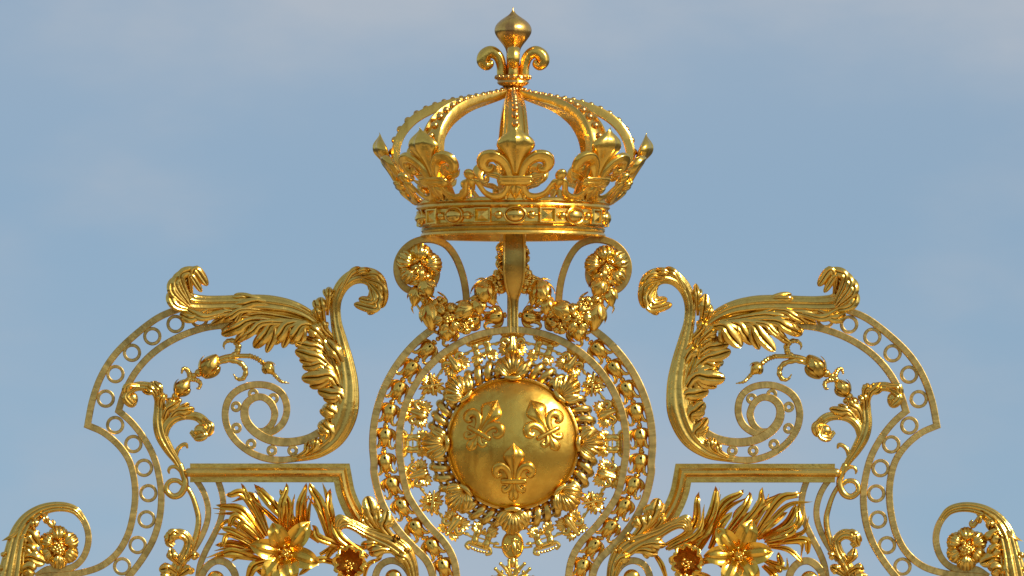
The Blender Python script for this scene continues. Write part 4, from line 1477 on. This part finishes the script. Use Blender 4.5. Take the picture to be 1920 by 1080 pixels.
nt.links.new(xm.outputs['Result'], dk.inputs[1])
mx_ = nt.nodes.new('ShaderNodeMix')
mx_.data_type = 'RGBA'
gv = nt.nodes.new('ShaderNodeTexNoise')
gv.inputs['Scale'].default_value = .17
gv.inputs['Detail'].default_value = 5
nt.links.new(geo.outputs['Position'], gv.inputs['Vector'])
gr = nt.nodes.new('ShaderNodeValToRGB')  # pale and dark patches, added to break up the gold's flat reflections
gr.color_ramp.elements[0].position = .38
gr.color_ramp.elements[0].color = (.05, .04, .028, 1)
gr.color_ramp.elements[1].position = .62
gr.color_ramp.elements[1].color = (.62, .50, .33, 1)
nt.links.new(gv.outputs['Fac'], gr.inputs['Fac'])
nt.links.new(gr.outputs['Color'], mx_.inputs['A'])
mx_.inputs['B'].default_value = (.035, .034, .026, 1)
fr = nt.nodes.new('ShaderNodeMapRange')      # far ground darkened too, so the gold mirrors a dark horizon band
fr.interpolation_type = 'SMOOTHSTEP'
fr.inputs['From Min'].default_value = 22
fr.inputs['From Max'].default_value = 34
nt.links.new(ed.outputs[0], fr.inputs['Value'])
dm = nt.nodes.new('ShaderNodeMath')
dm.operation = 'MAXIMUM'
nt.links.new(dk.outputs[0], dm.inputs[0])
nt.links.new(fr.outputs['Result'], dm.inputs[1])
nt.links.new(dm.outputs[0], mx_.inputs['Factor'])
m2 = nt.nodes.new('ShaderNodeMix')
m2.data_type = 'RGBA'
m2.blend_type = 'MULTIPLY'
m2.inputs['Factor'].default_value = .4
nt.links.new(mx_.outputs['Result'], m2.inputs['A'])
nt.links.new(vo.outputs['Color'], m2.inputs['B'])
nt.links.new(m2.outputs['Result'], b.inputs['Base Color'])
me.materials.append(gm)
g = bpy.data.objects.new('ground', me)
col.objects.link(g)
g['kind'] = 'structure'

# ================================================================== WORLD, SUN, CAMERA
sun_dir = Vector((0.74, -0.40, 0.58)).normalized()
elev = math.asin(sun_dir.z)
azim = math.atan2(sun_dir.x, sun_dir.y)
w = bpy.data.worlds.new('World')
sc.world = w
w.use_nodes = True
nt = w.node_tree
N, L = nt.nodes, nt.links
bg = N['Background']
sky = N.new('ShaderNodeTexSky')
sky.sky_type = 'NISHITA'
sky.sun_disc = False
sky.sun_elevation = elev
sky.sun_rotation = azim
sky.altitude = 100
sky.air_density = 1.0
sky.dust_density = 1.2
sky.ozone_density = 1.6
tc = N.new('ShaderNodeTexCoord')
va = N.new('ShaderNodeVectorMath')
va.operation = 'ADD'
va.inputs[1].default_value = (0, 0, 0.16)
L.new(tc.outputs['Generated'], va.inputs[0])
vn = N.new('ShaderNodeVectorMath')
vn.operation = 'NORMALIZE'
L.new(va.outputs['Vector'], vn.inputs[0])
L.new(vn.outputs['Vector'], sky.inputs['Vector'])
# soft thin clouds
mp = N.new('ShaderNodeMapping')
mp.inputs['Scale'].default_value = (1, 1, 2.2)
mp.inputs['Location'].default_value = (3.1, 0.4, 1.7)
L.new(tc.outputs['Generated'], mp.inputs['Vector'])
cn = N.new('ShaderNodeTexNoise')
cn.inputs['Scale'].default_value = 17
cn.inputs['Detail'].default_value = 6
cn.inputs['Roughness'].default_value = .5
L.new(mp.outputs['Vector'], cn.inputs['Vector'])
cm = N.new('ShaderNodeMapRange')
cm.interpolation_type = 'SMOOTHSTEP'
cm.inputs['From Min'].default_value = .44
cm.inputs['From Max'].default_value = .70
cm.inputs['To Max'].default_value = .75
L.new(cn.outputs['Fac'], cm.inputs['Value'])
tint = N.new('ShaderNodeMix')
tint.data_type = 'RGBA'
tint.blend_type = 'MULTIPLY'
tint.inputs['Factor'].default_value = 1
tint.inputs['B'].default_value = (1.03, 1.01, .965, 1)
L.new(sky.outputs['Color'], tint.inputs['A'])
mixc = N.new('ShaderNodeMix')
mixc.data_type = 'RGBA'
mixc.inputs['B'].default_value = (3.5, 4.0, 4.65, 1)
sxyz = N.new('ShaderNodeSeparateXYZ')
L.new(tc.outputs['Generated'], sxyz.inputs[0])
hz = N.new('ShaderNodeMapRange')      # a bank of thin haze a few degrees above the horizon
hz.interpolation_type = 'SMOOTHSTEP'
hz.inputs['From Min'].default_value = .042
hz.inputs['From Max'].default_value = .066
hz.inputs['To Max'].default_value = .7
L.new(sxyz.outputs['Z'], hz.inputs['Value'])
hm = N.new('ShaderNodeMath')
hm.operation = 'MULTIPLY_ADD'
L.new(hz.outputs['Result'], hm.inputs[0])
L.new(cn.outputs['Fac'], hm.inputs[1])
L.new(cm.outputs['Result'], hm.inputs[2])
hc = N.new('ShaderNodeClamp')
L.new(hm.outputs[0], hc.inputs['Value'])
L.new(hc.outputs['Result'], mixc.inputs['Factor'])
L.new(tint.outputs['Result'], mixc.inputs['A'])
L.new(mixc.outputs['Result'], bg.inputs['Color'])
bg.inputs['Strength'].default_value = 0.12

sl = bpy.data.lights.new('sun', 'SUN')
sl.energy = 5.0
sl.angle = math.radians(.5)
sl.color = (1, .93, .82)
so = bpy.data.objects.new('sun', sl)
so.rotation_euler = sun_dir.to_track_quat('Z', 'Y').to_euler()
so.location = (20, -10, 30)
col.objects.link(so)

cam = bpy.data.cameras.new('camera')
co = bpy.data.objects.new('camera', cam)
col.objects.link(co)
D = 70.0
el, az = math.radians(2.2), math.radians(1.2)
tgt = W(960, 540)
co.location = tgt + Vector((-math.sin(az) * math.cos(el), -math.cos(az) * math.cos(el), -math.sin(el))) * D
co.rotation_euler = (tgt - co.location).to_track_quat('-Z', 'Y').to_euler()
cam.sensor_width = 36
cam.lens = 36 * D / 6.4
cam.clip_start = 1
cam.clip_end = 20000
sc.camera = co

sc.view_settings.view_transform = 'Standard'
sc.view_settings.look = 'None'
sc.view_settings.exposure = 0
sc.cycles.max_bounces = 8
sc.cycles.glossy_bounces = 6
